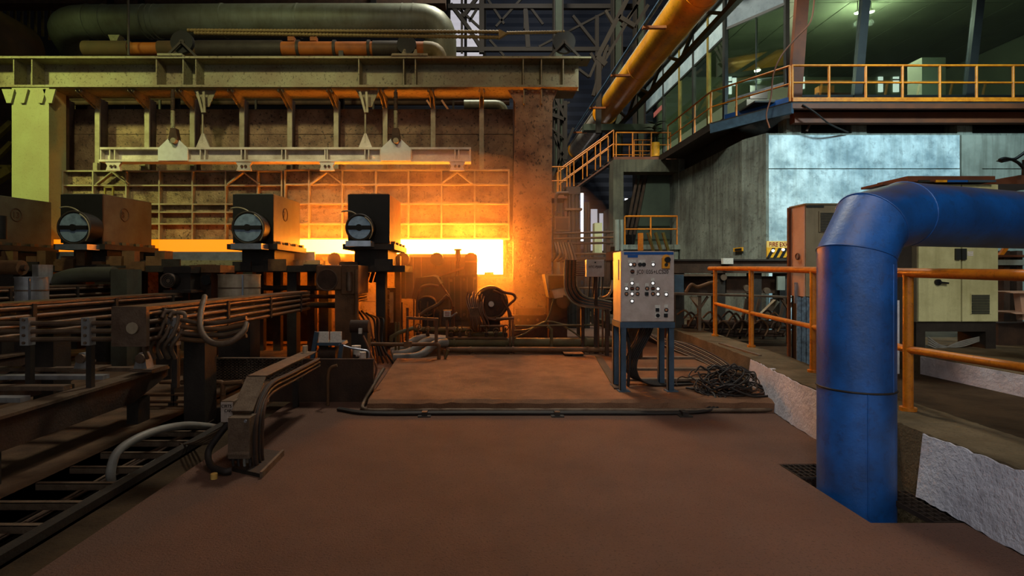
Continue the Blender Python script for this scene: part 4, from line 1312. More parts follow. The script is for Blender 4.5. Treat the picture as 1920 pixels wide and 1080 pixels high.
M().box(x0, x1, YQ + .03, YQ + .55, Z(622, YQ), zb_).build('plinth', 'dark_steel', cb)
for a_, b2 in ((1721, 1738), (1852, 1871)):
    M().box(X(a_, YQ), X(b2, YQ), YQ + .03, YQ + .5, .45, Z(622, YQ)).build('plinth_foot', 'dark_steel', cb)
M().box(x0 - .25, x0 - .01, YQ + .1, YQ + .6, .45, zt_ - .1).build('side_frame', 'dark_steel', cb)
M().box(X(1702, 7.8), X(1866, 7.8), 7.8, 8.4, zt_ + .02, Z(330, 7.8)).build('rain_cover', 'frame_brown', cb)
M().box(X(1660, 7.8), X(1720, 7.8), 7.85, 8.3, zt_ - .02, Z(341, 7.8)).build('rain_cover', 'frame_brown', cb)
for a_, b2, mm in ((1722, 1744, 'frame_dark'), (1755, 1776, 'hazard_yellow'), (1777, 1815, 'blue_label'), (1816, 1868, 'blue_frame')):
    M().pbox(a_, b2, 337.5, 341.5, 7.79, .02).build('cover_strip', mm, cb)
for k in range(4):
    p0 = P(1745 + k * 4, 640 + k * 2, 8.0)
    o = M().tube(spline([P(1740, 632 + k * 5, 8.0), P(1765, 648 + k * 2, 8.0), P(1800, 650 - k * 3, 8.0), P(1845, 636 - k * 2, 8.05)], 5), .012, 6).build('loose_cable', 'hose_grey')
    tag(o, 'loose grey cable lying under the cream cabinet plinth', 'cable', 'cables under the cream cabinet')
o = M().cyl((5.7, 7.3, .2), (5.7, 7.3, Z(563, 7.3)), .035, 10).build('white_post', 'whitewash')
tag(o, 'slim white marker post between the blue duct and the cream cabinet', 'post')

# beyond the cabinet: brown hood, steel shelf, twin-armed rod
hd = M().prism([P(1868, 336, 8.3), P(1925, 326, 8.3), P(1990, 326, 8.3), P(1990, 345, 8.3), P(1868, 345, 8.3)], (0, .7, 0)).build('sloped_hood', 'frame_brown')
tag(hd, 'sloping brown sheet hood beside the cream cabinet', 'hood')
hk = T('forked_lever', 'black bent forked lever in front of the plaster wall', 'lever', (X(1920, 8.2), 8.2, Z(328, 8.2)))
M().tube([P(1920, 328, 8.2), P(1921, 300, 8.2)], .03, 8).build('stem', 'black', hk)
M().tube(spline([P(1874, 300, 8.2), P(1884, 297, 8.2), P(1900, 299, 8.2), P(1910, 294, 8.2), P(1925, 283, 8.2)], 5), .024, 8).build('arm', 'black', hk)
M().tube(spline([P(1898, 299, 8.2), P(1910, 306, 8.2), P(1922, 318, 8.2)], 5), .022, 8).build('arm', 'black', hk)
M().prism([P(1873, 301, 8.19), P(1880, 296, 8.19), P(1896, 297, 8.19), P(1898, 301, 8.19), P(1884, 304, 8.19)], (0, .05, 0)).build('paddle', 'black', hk)
sh = T('steel_rack', 'dark steel rack with rusty shelf plates beside the cream cabinet', 'rack', (X(1910, 9.0), 9.0, .2))
for px in (1888, 1912, 1990):
    M().box(X(px, 9) - .05, X(px, 9) + .05, 9.0, 9.2, .2, Z(470, 9)).build('upright', 'rust_dark', sh)
M().pbox(1868, 2000, 487, 497, 8.9, .4).build('shelf', 'plaster_dull', sh)
M().pbox(1875, 2000, 478, 482, 8.9, .3).build('shelf', 'frame_brown', sh)
M().bar(P(1874, 480, 8.95), P(1893, 455, 8.95), .06, .05, (0, 1, 0)).build('brace', 'rail_paint', sh)
M().prism([P(1882, 547, 8.0), P(1990, 547, 8.0), P(1990, 550, 8.0), P(1900, 550, 8.0)], (0, .5, 0)).build('shelf_plate', 'cabinet_pink', sh)
M().prism([P(1894, 586, 8.0), P(1990, 586, 8.0), P(1990, 589, 8.0), P(1905, 589, 8.0)], (0, .5, 0)).build('shelf_plate', 'cabinet_pink', sh)
M().prism([P(1912, 550, 8.1), P(1990, 550, 8.1), P(1990, 600, 8.1), P(1918, 600, 8.1)], (0, .1, 0)).build('side_plate', 'cabinet_pink', sh)
M().pbox(1872, 1990, 606, 656, 8.3, .3).build('base_panel', 'rust_dark', sh)

# ---- safety sign and arrow on the wall
sg = T('fire_sign', 'yellow fire sign with red letters above a black and yellow hazard strip', 'sign', (X(1460, 12.94), 12.93, Z(483, 12.94)))
M().pbox(1438, 1500, 452, 464, 12.9, .03).build('sign_plate', 'sign_yellow', sg)
writing('lettering', 'FIRE EXHIBIT', .15, P(1442, 462, 12.89), 'sign_red', sg, squeeze=.8)
M().pbox(1438, 1500, 464, 483, 12.9, .03).build('hazard_plate', 'hazard_yellow', sg)
for k in range(5):
    px = 1440 + k * 12
    M().prism([P(px - 2, 483, 12.885), P(px + 4, 483, 12.885), P(px + 14, 465, 12.885), P(px + 8, 465, 12.885)], (0, .012, 0)).build('hazard_stripe', 'black', sg)
for px, py in ((1450, 470), (1469, 468)):
    M().disc(P(px, py, 12.86), (0, 1, 0), .035, .03, 12).build('lamp_disc', 'lamp_white', sg)
ar = T('arrow_sign', 'small yellow rimmed black arrow sign on the concrete side wall', 'sign', (6.66, 13.75, Z(471, 13.7)))
M().box(6.67, 6.69, 13.55, 14.05, Z(471, 13.7), Z(464, 13.7)).build('sign_plate', 'hazard_yellow', ar)
M().box(6.66, 6.67, 13.6, 13.95, Z(469.5, 13.7), Z(465.5, 13.7)).build('arrow', 'black', ar)

# ---- control panel on its stand
YK = 6.5
cp = T('control_console', 'grey push-button control panel standing on blue angle-iron legs', 'control panel', (2.03, YK + .18, .125))
kx0, kx1, kz0, kz1 = X(1164, YK), X(1264, YK), Z(604, YK), Z(471, YK)
M().box(kx0, kx1, YK, YK + .38, kz0, kz1).build('box', 'panel_grey', cp, .008)
M().box(kx0 + .005, kx1 - .005, YK - .012, YK, kz0 + .01, kz1 - .005).build('front_door', 'panel_grey', cp, .003)
fr = M().box(kx0 - .01, kx1 + .005, YK - .015, YK + .39, kz0 - .07, kz0).build('stand_frame', 'blue_frame', cp)
for (lx_, ly_) in ((kx0 + .03, YK + .02), (kx1 - .035, YK + .02), (kx0 + .03, YK + .36), (kx1 - .035, YK + .36)):
    l_ = M()
    l_.box(lx_ - .035, lx_ + .035, ly_ - .02, ly_ - .012, .125, kz0 - .07)
    l_.box(lx_ - .035, lx_ - .027, ly_ - .02, ly_ + .05, .125, kz0 - .07)
    l_.box(lx_ - .06, lx_ + .08, ly_ - .05, ly_ + .07, .125, .135)
    l_.build('leg', 'blue_frame', cp)
yf = YK - .012
M().pbox(1170, 1263, 472.5, 477.5, yf - .004, .004).build('blue_stripe', 'blue_label', cp)
M().pbox(1177, 1196, 478, 483, yf - .004, .004).build('blue_stripe', 'blue_label', cp)
for px in (1190, 1202, 1214):
    pass
writing('lettering', 'JC01E05+LCS20', .067, P(1194, 513, yf - .003), 'ink', cp, squeeze=.86)
es = M()
es.pbox(1242, 1256, 484, 503, yf - .03, .03)
es.cyl(P(1249, 484, yf - .03), P(1249, 484, yf), .045, 16)
eo = es.build('emergency_stop', 'estop_yellow', cp)
M().disc(P(1251, 487, yf - .03), (0, -1, 0), .034, .03, 16).build('mushroom_button', 'black', eo)
M().disc(P(1249, 496.5, yf - .03), (0, -1, 0), .02, .012, 12).build('key_switch', 'frame_dark', eo)


def button(px, py, kind, tagh=6, tw=6.5):
    if tagh:
        M().pbox(px - tw / 2, px + tw / 2, py - 4 - tagh, py - 4, yf - .005, .005).build('legend_plate', 'tag_white', cp)
    q = M()
    if kind == 'square':
        q.pbox(px - 3.2, px + 3.2, py - 3.2, py + 3.2, yf - .02, .02)
    else:
        q.disc(P(px, py, yf), (0, -1, 0), .024, .014, 14)
    bz = q.build('button_bezel', 'black', cp)
    if kind == 'white':
        M().disc(P(px, py, yf - .014), (0, -1, 0), .0165, .008, 12).build('lens', 'lamp_white', bz)
    elif kind == 'amber':
        M().disc(P(px, py, yf - .014), (0, -1, 0), .014, .008, 12).build('lens', 'lamp_amber', bz)
    elif kind == 'knob':
        M().bar(P(px - 3, py, yf - .025), P(px + 4, py, yf - .025), .016, .02).build('selector', 'frame_brown', bz)


M().pbox(1178, 1192, 487, 493, yf - .01, .01).build('legend_plate', 'tag_white', cp)
M().pbox(1197, 1210, 487, 493, yf - .01, .01).build('legend_plate', 'tag_white', cp)
for px, kd in ((1182.3, 'white'), (1189, 'amber'), (1199.5, 'dark'), (1207, 'dark')):
    button(px, 496, kd, 0)
button(1224.5, 496, 'white', 3)
button(1185.5, 509, 'knob', 3)
for px, py, kd, th in ((1185, 531, 'white', 6), (1224, 531, 'white', 6), (1174.5, 541, 'white', 6), (1185, 541, 'knob', 2), (1195, 541, 'amber', 6), (1213, 541, 'amber', 6), (1224, 541, 'knob', 2), (1233.5, 541.5, 'white', 0),
                       (1174.5, 551, 'amber', 2), (1185, 551, 'white', 2), (1195, 551, 'amber', 2), (1213, 551, 'square', 2), (1224, 551, 'amber', 2), (1233.5, 551.5, 'white', 0), (1249, 552, 'white', 2),
                       (1185, 564.5, 'white', 2), (1249, 581, 'amber', 6), (1249, 591.5, 'square', 2)):
    button(px, py, kd, th)
M().pbox(1228, 1238, 572, 586, yf - .006, .006).build('legend_plate', 'tag_white', cp)
M().pbox(1228.5, 1238, 587, 596, yf - .006, .006).build('legend_plate', 'tag_white', cp)
button(1233, 581, 'square', 0)
button(1233, 591.5, 'dark', 0)
M().box(kx0 - .008, kx0, YK + .1, YK + .2, kz1 - .35, kz1 - .1).build('side_latch', 'panel_grey', cp)
for k in range(7):
    dx = k * .018
    o = M().tube(spline([(2.18 - dx * 1.2, 6.7 + dx * .5, kz0 - .06), (2.12 - dx * 1.4, 6.72, .75), (1.98 - dx, 6.74 + dx, .45), (2.02 - dx * .8, 6.75 + dx, .24), (2.2, 6.78 + dx, .15 + dx * .3), (2.45, 6.8 + dx, .145), (2.75, 6.85 + dx * 2, .145)], 6), .011, 6).build('panel_cable', 'cable')
    tag(o, 'dark cable drooping from under the control panel', 'cable', 'cables under the control panel')
o = M().tube(spline([(1.80, 6.75, kz0 - .02), (1.86, 6.75, .8), (1.9, 6.76, .5), (1.88, 6.78, .13)], 5), .02, 8).build('panel_hose', 'cable')
tag(o, 'thick dark hose running down behind the control panel leg', 'hose')
o = M()
o.box(1.93, 2.12, 6.95, 6.96, .45, .9)
for r_ in range(8):
    for c_2 in range(4):
        pass
o = o.build('perforated_plate', 'tray_steel')
tag(o, 'perforated steel plate behind the control panel legs', 'plate')
for x0_, x1_, yy, zz in ((1.85, 2.95, 7.3, .42), (2.1, 3.15, 7.1, .3), (1.85, 2.9, 6.9, .2)):
    o = M().box(x0_, x1_, yy, yy + .1, zz - .03, zz).build('tray_bar', 'tray_steel')
    tag(o, 'flat steel tray bar behind the control panel stand', 'bar', 'tray bars behind the control panel')
# tangle of cable beside the panel
random.seed(11)
for k in range(34):
    cx, cy = 2.95 + random.uniform(-.2, .28), 6.45 + random.uniform(-.15, .2)
    R = random.uniform(.16, .32)
    tilt = random.uniform(-.9, .9)
    pts = []
    a0 = random.uniform(0, 6.28)
    span = random.uniform(3.2, 6.0)
    zc_ = random.uniform(.16, .36)
    for i in range(11):
        an = a0 + span * i / 10
        x = cx + math.cos(an) * R
        y = cy + math.sin(an) * R * .55
        z = zc_ + math.sin(an + tilt) * random.uniform(.05, .13)
        pts.append((min(x, 3.40), y, max(z, .138)))
    o = M().tube(spline(pts, 3), random.choice((.008, .010, .012)), 6).build('cable_coil', random.choice(('cable', 'cable', 'rust_dark')))
    tag(o, 'loop of tangled dark cable heaped against the whitewashed kerb', 'cable', 'tangled cables by the kerb')
for k in range(8):
    o = M().tube(spline([(2.45 + k * .05, 8.6 - k * .05, .75 - k * .03), (2.7 + k * .06, 7.9, .52), (3.0 + k * .045, 7.25, .38), (3.15 + k * .02, 6.75, .26)], 5), .011, 6).build('slanting_cable', 'rust_dark' if k % 2 else 'tray_steel')
    tag(o, 'thin cable slanting down towards the cable heap by the kerb', 'cable', 'cables slanting to the heap')
# ================================================================ LEFT MACHINERY
YM = 10.0


def drive(xr, wdt, label, motor=True, mr=.29, badge=None, mdx=0.0, front_mat='housing_paint'):
    """gear housing above the roller table, with a round motor on its end"""
    x0, x1 = xr - wdt, xr
    z0, z1 = 2.12, 3.07
    t = T('drive_housing', label, 'machine', ((x0 + x1) / 2, YM + .7, 1.7))
    # tapered housing: roof falls a little to the back
    m = M()
    m.add([(x0, YM, z0), (x1, YM, z0), (x1, YM + 1.5, z0), (x0, YM + 1.5, z0), (x0, YM, z1), (x1, YM, z1), (x1, YM + 1.5, z1 + .04), (x0, YM + 1.5, z1 + .04)],
          [(0, 3, 2, 1), (4, 5, 6, 7), (0, 1, 5, 4), (2, 3, 7, 6), (0, 4, 7, 3), (1, 2, 6, 5)])
    m.build('housing', front_mat, t, .01)
    M().box(x0 - .02, x1 + .02, YM - .03, YM, z0 + .02, z1 - .02).build('end_cover', 'black_steel', t)
    M().box(x0 - .1, x1 + .12, YM - .1, YM + 1.55, z0 - .1, z0).build('base_flange', 'dark_steel', t)
    for k in range(4):
        M().box(x1 + .02, x1 + .1, YM + .1 + k * .42, YM + .2 + k * .42, z0, z0 + .06).build('hold_down_lug', 'rusty_pipe', t)
    M().box(x0 + .05, x1 - .05, YM + .2, YM + 1.3, 1.72, z0 - .1).build('pedestal', 'dark_steel', t)
    if badge:
        M().ring((x1 + .004, YM + .62, z0 + .62), (1, 0, 0), .125, .008, 24, 6).build('badge_ring', 'rust_dark', t)
        writing('badge_number', badge, .17, (x1 + .004, YM + .53, z0 + .56), 'rust_dark', t, rot=(math.pi / 2, 0, math.pi / 2))
    if motor:
        cx, cz = x0 + wdt * .5 + mdx, 2.40
        mo = M().cyl((cx, YM - .03, cz), (cx, YM - .36, cz), mr, 28).build('motor_drum', 'black_steel', t)
        M().disc((cx, YM - .36, cz), (0, -1, 0), mr * .86, .02, 28).build('end_plate', 'motor_blue_grey', mo)
        M().bar((cx - mr * .86, YM - .39, cz), (cx + mr * .86, YM - .39, cz), .05, .07).build('cross_bar', 'black_steel', mo)
        M().disc((cx, YM - .38, cz), (0, -1, 0), .06, .04, 14).build('hub', 'black_steel', mo)
        M().ring((cx, YM - .37, cz), (0, 1, 0), mr * .97, .022, 28, 6).build('rim', 'dark_steel', mo)
        M().ring((cx - .28, YM - .2, cz + .02), (0, 1, 0), mr * 1.25, .014, 24, 6, -.3, 2.2).build('guard_hoop', 'rib_steel', t)
        M().ring((cx - .02, YM - .42, cz - .05), (0, 1, 0), mr * 1.1, .012, 24, 6, .5, 2.2).build('guard_hoop', 'rib_steel', t)
        M().box(cx - mr, cx + mr * .9, YM - .42, YM - .1, cz - mr - .1, cz - mr).build('motor_foot', 'bright_metal', t)
    return t


drive(-9.24, .75, 'gear housing with oval badge, standing before the yellow-green column', badge='13', motor=False)
drive(-7.08, .74, 'gear housing with large blue-grey faced motor before the pale furnace door', badge='8', mr=.30, mdx=.12)
drive(-3.88, .72, 'gear housing with dim round motor beside the bluish apron strip', mr=.29, mdx=.05, badge='7')
drive(-1.71, .74, 'gear housing glowing orange against the white-hot slab', mr=.24, mdx=-.1, front_mat='rusty_pipe')

# flywheel guard loops and pipes hanging between the housings
o = M().cyl((-8.72, 9.7, 2.2), (-8.72, 9.7, 2.62), .09, 14).build('hydraulic_cylinder', 'black_steel')
tag(o, 'small black hydraulic cylinder between two gear housings', 'cylinder')
o = M().cyl((-8.76, 9.62, 2.3), (-8.76, 9.62, 2.52), .018, 8).build('sight_glass', 'bright_metal')
tag(o, 'bright slim sight glass on the black hydraulic cylinder', 'gauge')

# support deck of the drives
dk_ = T('drive_deck', 'dark steel deck under the gear housings', 'deck', (-5.5, 10.6, 0))
M().box(-11.5, -1.4, YM - .05, YM + 1.1, 1.60, 1.72).build('deck_plate', 'dark_steel', dk_)
for xx in (-10.6, -8.8, -6.9, -5.2, -3.6, -1.9):
    M().box(xx - .09, xx + .09, YM + .2, YM + .42, -.02, 1.6).build('leg', 'dark_steel', dk_)
for k in range(15):
    xx = -11.2 + k * .66
    M().box(xx, xx + .34, YM - .09, YM - .05, 1.62, 1.74 + .05 * (k % 3)).build('edge_plate', 'rusty_pipe' if k % 2 else 'dark_steel', dk_)
random.seed(5)
for k in range(26):
    xx = -9.6 + k * .25 + random.uniform(-.05, .05)
    if xx > -6.05:
        break
    o = M().box(xx, xx + random.uniform(.16, .3), YM + .0 + random.uniform(0, .2), YM + .3, 1.72, 1.80 + (k % 3) * .1).build('scale_guard', 'rusty_pipe')
    tag(o, 'small rusty guard plate under the gear housings lit by the slab', 'plate', 'guard plates under the gear housings')

# ---- long girders running towards the camera, each with bundled pipes on its flank
def pipe_girder(xr, y0, y1, ztop, h, wdt, label, npipes=4, end='rack_steel'):
    t = T('pipe_girder', label, 'girder', (xr - wdt / 2, (y0 + y1) / 2, ztop - h))
    M().box(xr - wdt, xr, y0, y1, ztop - .03, ztop).build('top_plate', 'rack_steel', t)
    M().box(xr - wdt * .8, xr - wdt * .2, y0 + .03, y1, ztop - h, ztop - .03).build('web_box', 'dark_steel', t)
    M().box(xr - wdt - .01, xr + .02, y0 - .02, y0 + .03, ztop - h - .02, ztop + .005).build('end_plate', end, t)
    for k in range(npipes):
        zz = ztop - .06 - (h - .09) * k / (npipes - 1)
        M().cyl((xr - .02, y0, zz), (xr - .02, y1, zz), .024, 10).build('flank_pipe', 'rack_steel', t)
        M().cyl((xr - wdt + .02, y0, zz), (xr - wdt + .02, y1, zz), .02, 8).build('flank_pipe', 'rust_dark', t)
    n_ = int((y1 - y0) / 1.3)
    for k in range(n_ + 1):
        yy = y0 + .25 + k * 1.25
        if yy < y1:
            M().box(xr - .03, xr + .012, yy, yy + .05, ztop - h, ztop - .02).build('clamp', 'dark_steel', t)
    return t


g1 = pipe_girder(-2.90, 4.62, 9.1, 1.27, .32, .27, 'pipe-laden girder whose end plate faces the perforated cable tray')
M().disc((-2.99, 4.59, 1.09), (0, -1, 0), .05, .012, 14).build('end_boss', 'can_paint', g1)
pipe_girder(-2.35, 9.95, 11.1, 1.33, .32, .22, 'short orange-lit pipe girder leading up to the slab', 5)
pipe_girder(-4.62, 4.0, 8.3, 1.27, .36, .3, 'dark pipe girder ending at the small round-fan motor')
pipe_girder(-6.62, 6.0, 9.8, 1.38, .4, .3, 'dark pipe girder behind the grey can')

# posts carrying the girders
for (xx, yy, zz, lab) in ((-3.0, 5.6, .95, 'dark post under the girder near the perforated tray'), (-4.75, 5.8, .9, 'dark post under the girder of the round-fan motor'), (-6.75, 7.4, .96, 'dark post under the girder behind the grey can'), (-4.75, 8.0, .9, 'dark post below the round-fan motor')):
    o = M().box(xx - .11, xx + .11, yy, yy + .25, -.02, zz).build('support_post', 'dark_steel')
    tag(o, lab, 'post')

# ---- rusty cover with round port on its post
cv = T('rusty_cover', 'box-shaped rusty cover with large round port on a square post', 'machine cover', (-2.55, 9.5, 0))
Yv = 9.0
M().pbox(592, 640, 497, 544, Yv, .95).build('cover_box', 'rusty_pipe', cv, .03)
M().pbox(640, 672, 497, 552, Yv + .03, .8).build('side_cover', 'rusty_pipe', cv, .01)
M().disc(P(613, 525, Yv), (0, -1, 0), .17, .02, 28).build('round_port', 'rust_dark', cv)
M().ring(P(613, 525, Yv - .015), (0, 1, 0), .175, .012, 28, 6).build('port_rim', 'rack_steel', cv)
M().pbox(600, 611, 510, 514, Yv - .015, .012).build('name_plate', 'tag_white', cv)
M().pbox(628, 664, 544, 700, Yv + .1, .35).build('post', 'rusty_pipe', cv)
M().cyl(P(668, 505, Yv + .0), P(668, 600, Yv), .03, 10).build('riser_pipe', 'rusty_pipe', cv)
M().cyl(P(655, 510, Yv - .02), P(655, 545, Yv - .02), .05, 12).build('valve', 'rack_steel', cv)

# ---- second frame column nearer the furnace (behind the cover)
o = T('frame_column', 'rusty machine column with round bosses beside the orange-lit girder', 'column', (X(722, 11.2), 11.3, 0))
M().box(X(712, 11.2), X(742, 11.2), 11.2, 11.5, 0, Z(540, 11.2)).build('shaft', 'rust_dark', o)
M().box(X(742, 11.2), X(750, 11.2), 11.2, 11.4, 0, Z(480, 11.2)).build('shaft', 'rusty_pipe', o)
for py in (548, 565, 575):
    M().disc(P(727, py, 11.2), (0, -1, 0), .05, .05, 12).build('boss', 'rack_steel', o)
M().disc(P(722, 600, 11.2), (0, -1, 0), .12, .04, 18).build('boss', 'rust_dark', o)
M().pbox(730, 737, 548, 605, 11.16, .04).build('cover_strip', 'can_paint', o)
for k in range(5):
    o = M().bar(P(676 + k * 9, 532 - k, 10.9), P(682 + k * 9, 512 - k, 10.9), .06, .05, (0, 1, 0)).build('chute_bar', 'rusty_pipe')
    tag(o, 'short rusty chute bar behind the box-shaped cover', 'bar', 'chute bars behind the cover')

# ---- cans, motors and blocks on the girder ends
def can(px0, px1, py0, py1, Y, mm, label, lower=None):
    t = T('machine_can', label, 'tank', (X((px0 + px1) / 2, Y), Y, Z(py1, Y)))
    r = (X(px1, Y) - X(px0, Y)) / 2
    c = Vector((X((px0 + px1) / 2, Y), Y + r, 0))
    a, b2 = c + Vector((0, 0, Z(py1, Y))), c + Vector((0, 0, Z(py0, Y)))
    M().cyl(a, b2, r, 28).build('drum', mm, t)
    M().cyl(b2, b2 + Vector((0, 0, .015)), r * 1.03, 28).build('lid', mm, t)
    M().cyl(a + Vector((0, 0, -.012)), a + Vector((0, 0, .01)), r * 1.03, 28).build('bottom_rim', 'bright_metal', t)
    mid = (a + b2) / 2
    M().cyl(mid, mid + Vector((0, 0, .02)), r * 1.015, 28).build('band', 'rack_steel', t)
    M().bar(c + Vector((r * .55, -r * .86, Z(py1, Y))), c + Vector((r * .55, -r * .86, Z(py0, Y))), .02, .02).build('seam_strip', 'bright_metal', t)
    if lower:
        M().cyl(a + Vector((0, 0, -lower)), a, r * .62, 20).build('neck', 'can_grey', t)
        M().cyl(a + Vector((-r * .75, 0, -lower)), a + Vector((-r * .75, 0, 0)), r * .2, 12).build('side_pipe', 'hose_grey', t)
        M().box(c.x - r * .8, c.x + r * .8, c.y - r * .6, c.y + r * .6, -.02, a.z - lower).build('stand', 'dark_steel', t)
    else:
        M().box(c.x - r * .7, c.x + r * .7, c.y - r * .7, c.y + r * .7, -.02, a.z).build('stand', 'dark_steel', t)
    return t


can(12, 64, 521, 572, 7.2, 'can_grey', 'grey sheet-metal can at the end of the dark girder')
can(394, 470, 516, 567, 7.7, 'can_paint', 'beige sheet-metal can with bright seam above thick hoses', .25)
fm_ = T('fan_motor', 'small electric motor with round slotted fan cover', 'motor', (X(330, 8.2), 8.3, Z(546, 8.2)))
M().cyl(P(315, 526, 8.2), P(315, 526, 8.2) + Vector((0, .35, 0)), .115, 22).build('motor_body', 'dark_steel', fm_)
M().disc(P(315, 526, 8.2), (0, -1, 0), .115, .02, 22).build('fan_cover', 'rack_steel', fm_)
for rr in (.04, .065, .09):
    M().ring(P(315, 526, 8.17), (0, 1, 0), rr, .006, 20, 5).build('fan_slot', 'black', fm_)
M().pbox(306, 358, 500, 512, 8.3, .3).build('gear_case', 'dark_steel', fm_)
M().pbox(330, 357, 512, 544, 8.35, .3).build('gear_case', 'dark_steel', fm_)
M().pbox(306, 358, 544, 549, 8.2, .5).build('foot', 'dark_steel', fm_)
rb = T('bearing_block', 'orange-lit rusty bearing block on a wide dark post', 'bearing', (X(378, 8.6), 8.7, 0))
M().pbox(355, 413, 497, 511, 8.6, .5).build('block', 'rusty_pipe', rb)
M().pbox(356, 396, 511, 620, 8.65, .4).build('post', 'rust_dark', rb)
M().disc(P(388, 525, 8.6), (0, -1, 0), .08, .04, 16).build('shaft_end', 'black_steel', rb)
rc = T('roller_neck', 'rusty orange roller end lit by the slab beside the grey can', 'roller', (X(20, 8.6), 8.6, 0))
M().cyl(P(-20, 502, 8.6), P(42, 502, 8.6), .12, 20).build('barrel', 'rusty_pipe', rc)
M().cyl(P(42, 502, 8.6), P(50, 502, 8.6), .05, 12).build('neck', 'rack_steel', rc)
M().box(X(-5, 8.6), X(30, 8.6), 8.55, 8.8, -.02, Z(512, 8.6)).build('stand', 'dark_steel', rc)
o = M().pbox(60, 72, 496, 532, 8.8, .3).build('guide_plate', 'can_grey')
tag(o, 'pale upright guide plate beside the rusty roller end', 'plate')
M().box(o.location.x - .05, o.location.x + .05, 8.9, 9.05, -.02, Z(532, 8.8)).build('stand', 'dark_steel', o)
ex = T('exhaust_bend', 'dark bent duct under the gear housings', 'duct', P(90, 545, 9.2))
M().tube(spline([P(75, 552, 9.2), P(105, 528, 9.2), P(145, 516, 9.2), P(215, 514, 9.2)], 6), .13, 14).build('duct_body', 'housing_paint', ex)
M().box(X(215, 9.2), X(245, 9.2), 9.1, 9.5, -.02, Z(505, 9.2)).build('duct_foot', 'housing_paint', ex)
ob = M().pbox(150, 232, 503, 512, 9.5, .3).build('hot_scale_tray', 'rusty_pipe')
tag(ob, 'rusty tray catching orange scale under the gear housing', 'tray')
ob2 = M().box(X(170, 9.5), X(210, 9.5), 9.6, 9.8, -.02, Z(512, 9.5)).build('stand', 'dark_steel', ob)
# frames and piping filling the underside of the roller table
random.seed(3)
for k in range(9):
    px = 255 + k * 42 if k < 5 else 480 + (k - 5) * 32
    o = M().box(X(px, 11.0), X(px + 14, 11.0), 11.0, 11.15, -.02, 1.6).build('table_frame', 'rust_dark')
    tag(o, 'rusty upright frame bar under the roller table', 'frame', 'upright bars under the roller table')
for k, (py, r) in enumerate(((540, .05), (556, .04), (572, .06))):
    o = M().cyl(P(430, py, 10.4), P(640, py, 10.4), r, 10).build('service_pipe', 'rust_dark')
    tag(o, 'dark service pipe running level behind the beige can', 'pipe', 'service pipes behind the beige can')
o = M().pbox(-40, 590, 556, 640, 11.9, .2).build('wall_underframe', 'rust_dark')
tag(o, 'dark plated underframe below the roller table', 'wall', kind='structure')

# ---- pipe bundle crossing in front of the girders (hangers and hoses)
YX = 4.9
pb = T('pipe_bundle', 'bundle of three worn level pipes held by pale clamps', 'pipe bundle', (-3.6, YX, .9))
for py in (607, 622, 637):
    M().cyl(P(-40, py, YX), P(338, py - 2, YX), .022, 10).build('pipe', 'rack_steel', pb)
for px in (45, 160, 268, 322):
    cl_ = M().pbox(px - 8, px + 8, 596, 648, YX - .04, .08).build('clamp', 'can_grey', pb)
    for py in (600, 614, 629, 643):
        M().disc(P(px, py, YX - .04), (0, -1, 0), .014, .012, 8).build('bolt', 'rack_steel', cl_)
for px in (45, 160, 322):
    M().box(X(px, YX) - .025, X(px, YX) + .025, YX + .04, YX + .09, .5, Z(596, YX)).build('hanger', 'dark_steel', pb)
random.seed(21)
for k in range(5):
    x0p = 265 + k * 13
    o = M().tube(spline([P(x0p, 596, YX - .06), P(x0p + 8, 575 + 3 * k, YX - .02), P(x0p + 30, 590, YX), P(x0p + 22, 625, YX - .05), P(x0p + 5, 650, YX - .06), P(x0p + 12, 672, YX)], 5), .018, 8).build('flexible_hose', 'tray_steel')
    tag(o, 'worn flexible hose looping round the pipe clamps', 'hose', 'hoses at the pipe clamps')
o = M().tube(spline([P(384, 556, 5.1), P(376, 590, 4.8), P(378, 622, 4.65), P(398, 643, 4.62), P(430, 642, 4.6), P(456, 622, 4.7), P(462, 606, 4.78)], 6), .026, 10).build('looped_hose', 'tray_steel')
tag(o, 'thick pale hose hanging in a wide loop below the beige can', 'hose')
for k in range(4):
    o = M().tube(spline([P(340, 600 + k * 12, 4.85), P(380, 606 + k * 11, 4.82), P(420, 604 + k * 12, 4.8), P(462, 596 + k * 11, 4.78)], 5), .02, 8).build('feed_pipe', 'rusty_pipe' if k % 2 else 'rack_steel')
    tag(o, 'rusty feed pipe running level into the girder end plate', 'pipe', 'feed pipes at the girder end')

# ---- low walking beams and cross members
def low_beam(xr, y0, y1, ztop, h, label, w_=.2):
    t = T('walking_beam', label, 'beam', (xr - w_ / 2, (y0 + y1) / 2, ztop - h))
    M().box(xr - w_, xr, y0, y1, ztop - .025, ztop).build('top_flange', 'tray_steel', t)
    M().prism([(xr - w_ / 2, y0, ztop - .02), (xr - w_ / 2, y1, ztop - .02), (xr - w_ / 2, y1, ztop - .1), (xr - w_ / 2, y1 - .6, ztop - h), (xr - w_ / 2, y0, ztop - h)], (w_ / 2 - .02, 0, 0)).build('web', 'rust_dark', t)
    for yy in (y0 + .4, (y0 + y1) / 2, y1 - .5):
        M().box(xr - w_ * .8, xr - w_ * .2, yy, yy + .2, -.02, ztop - h + .01).build('foot', 'dark_steel', t)
    return t


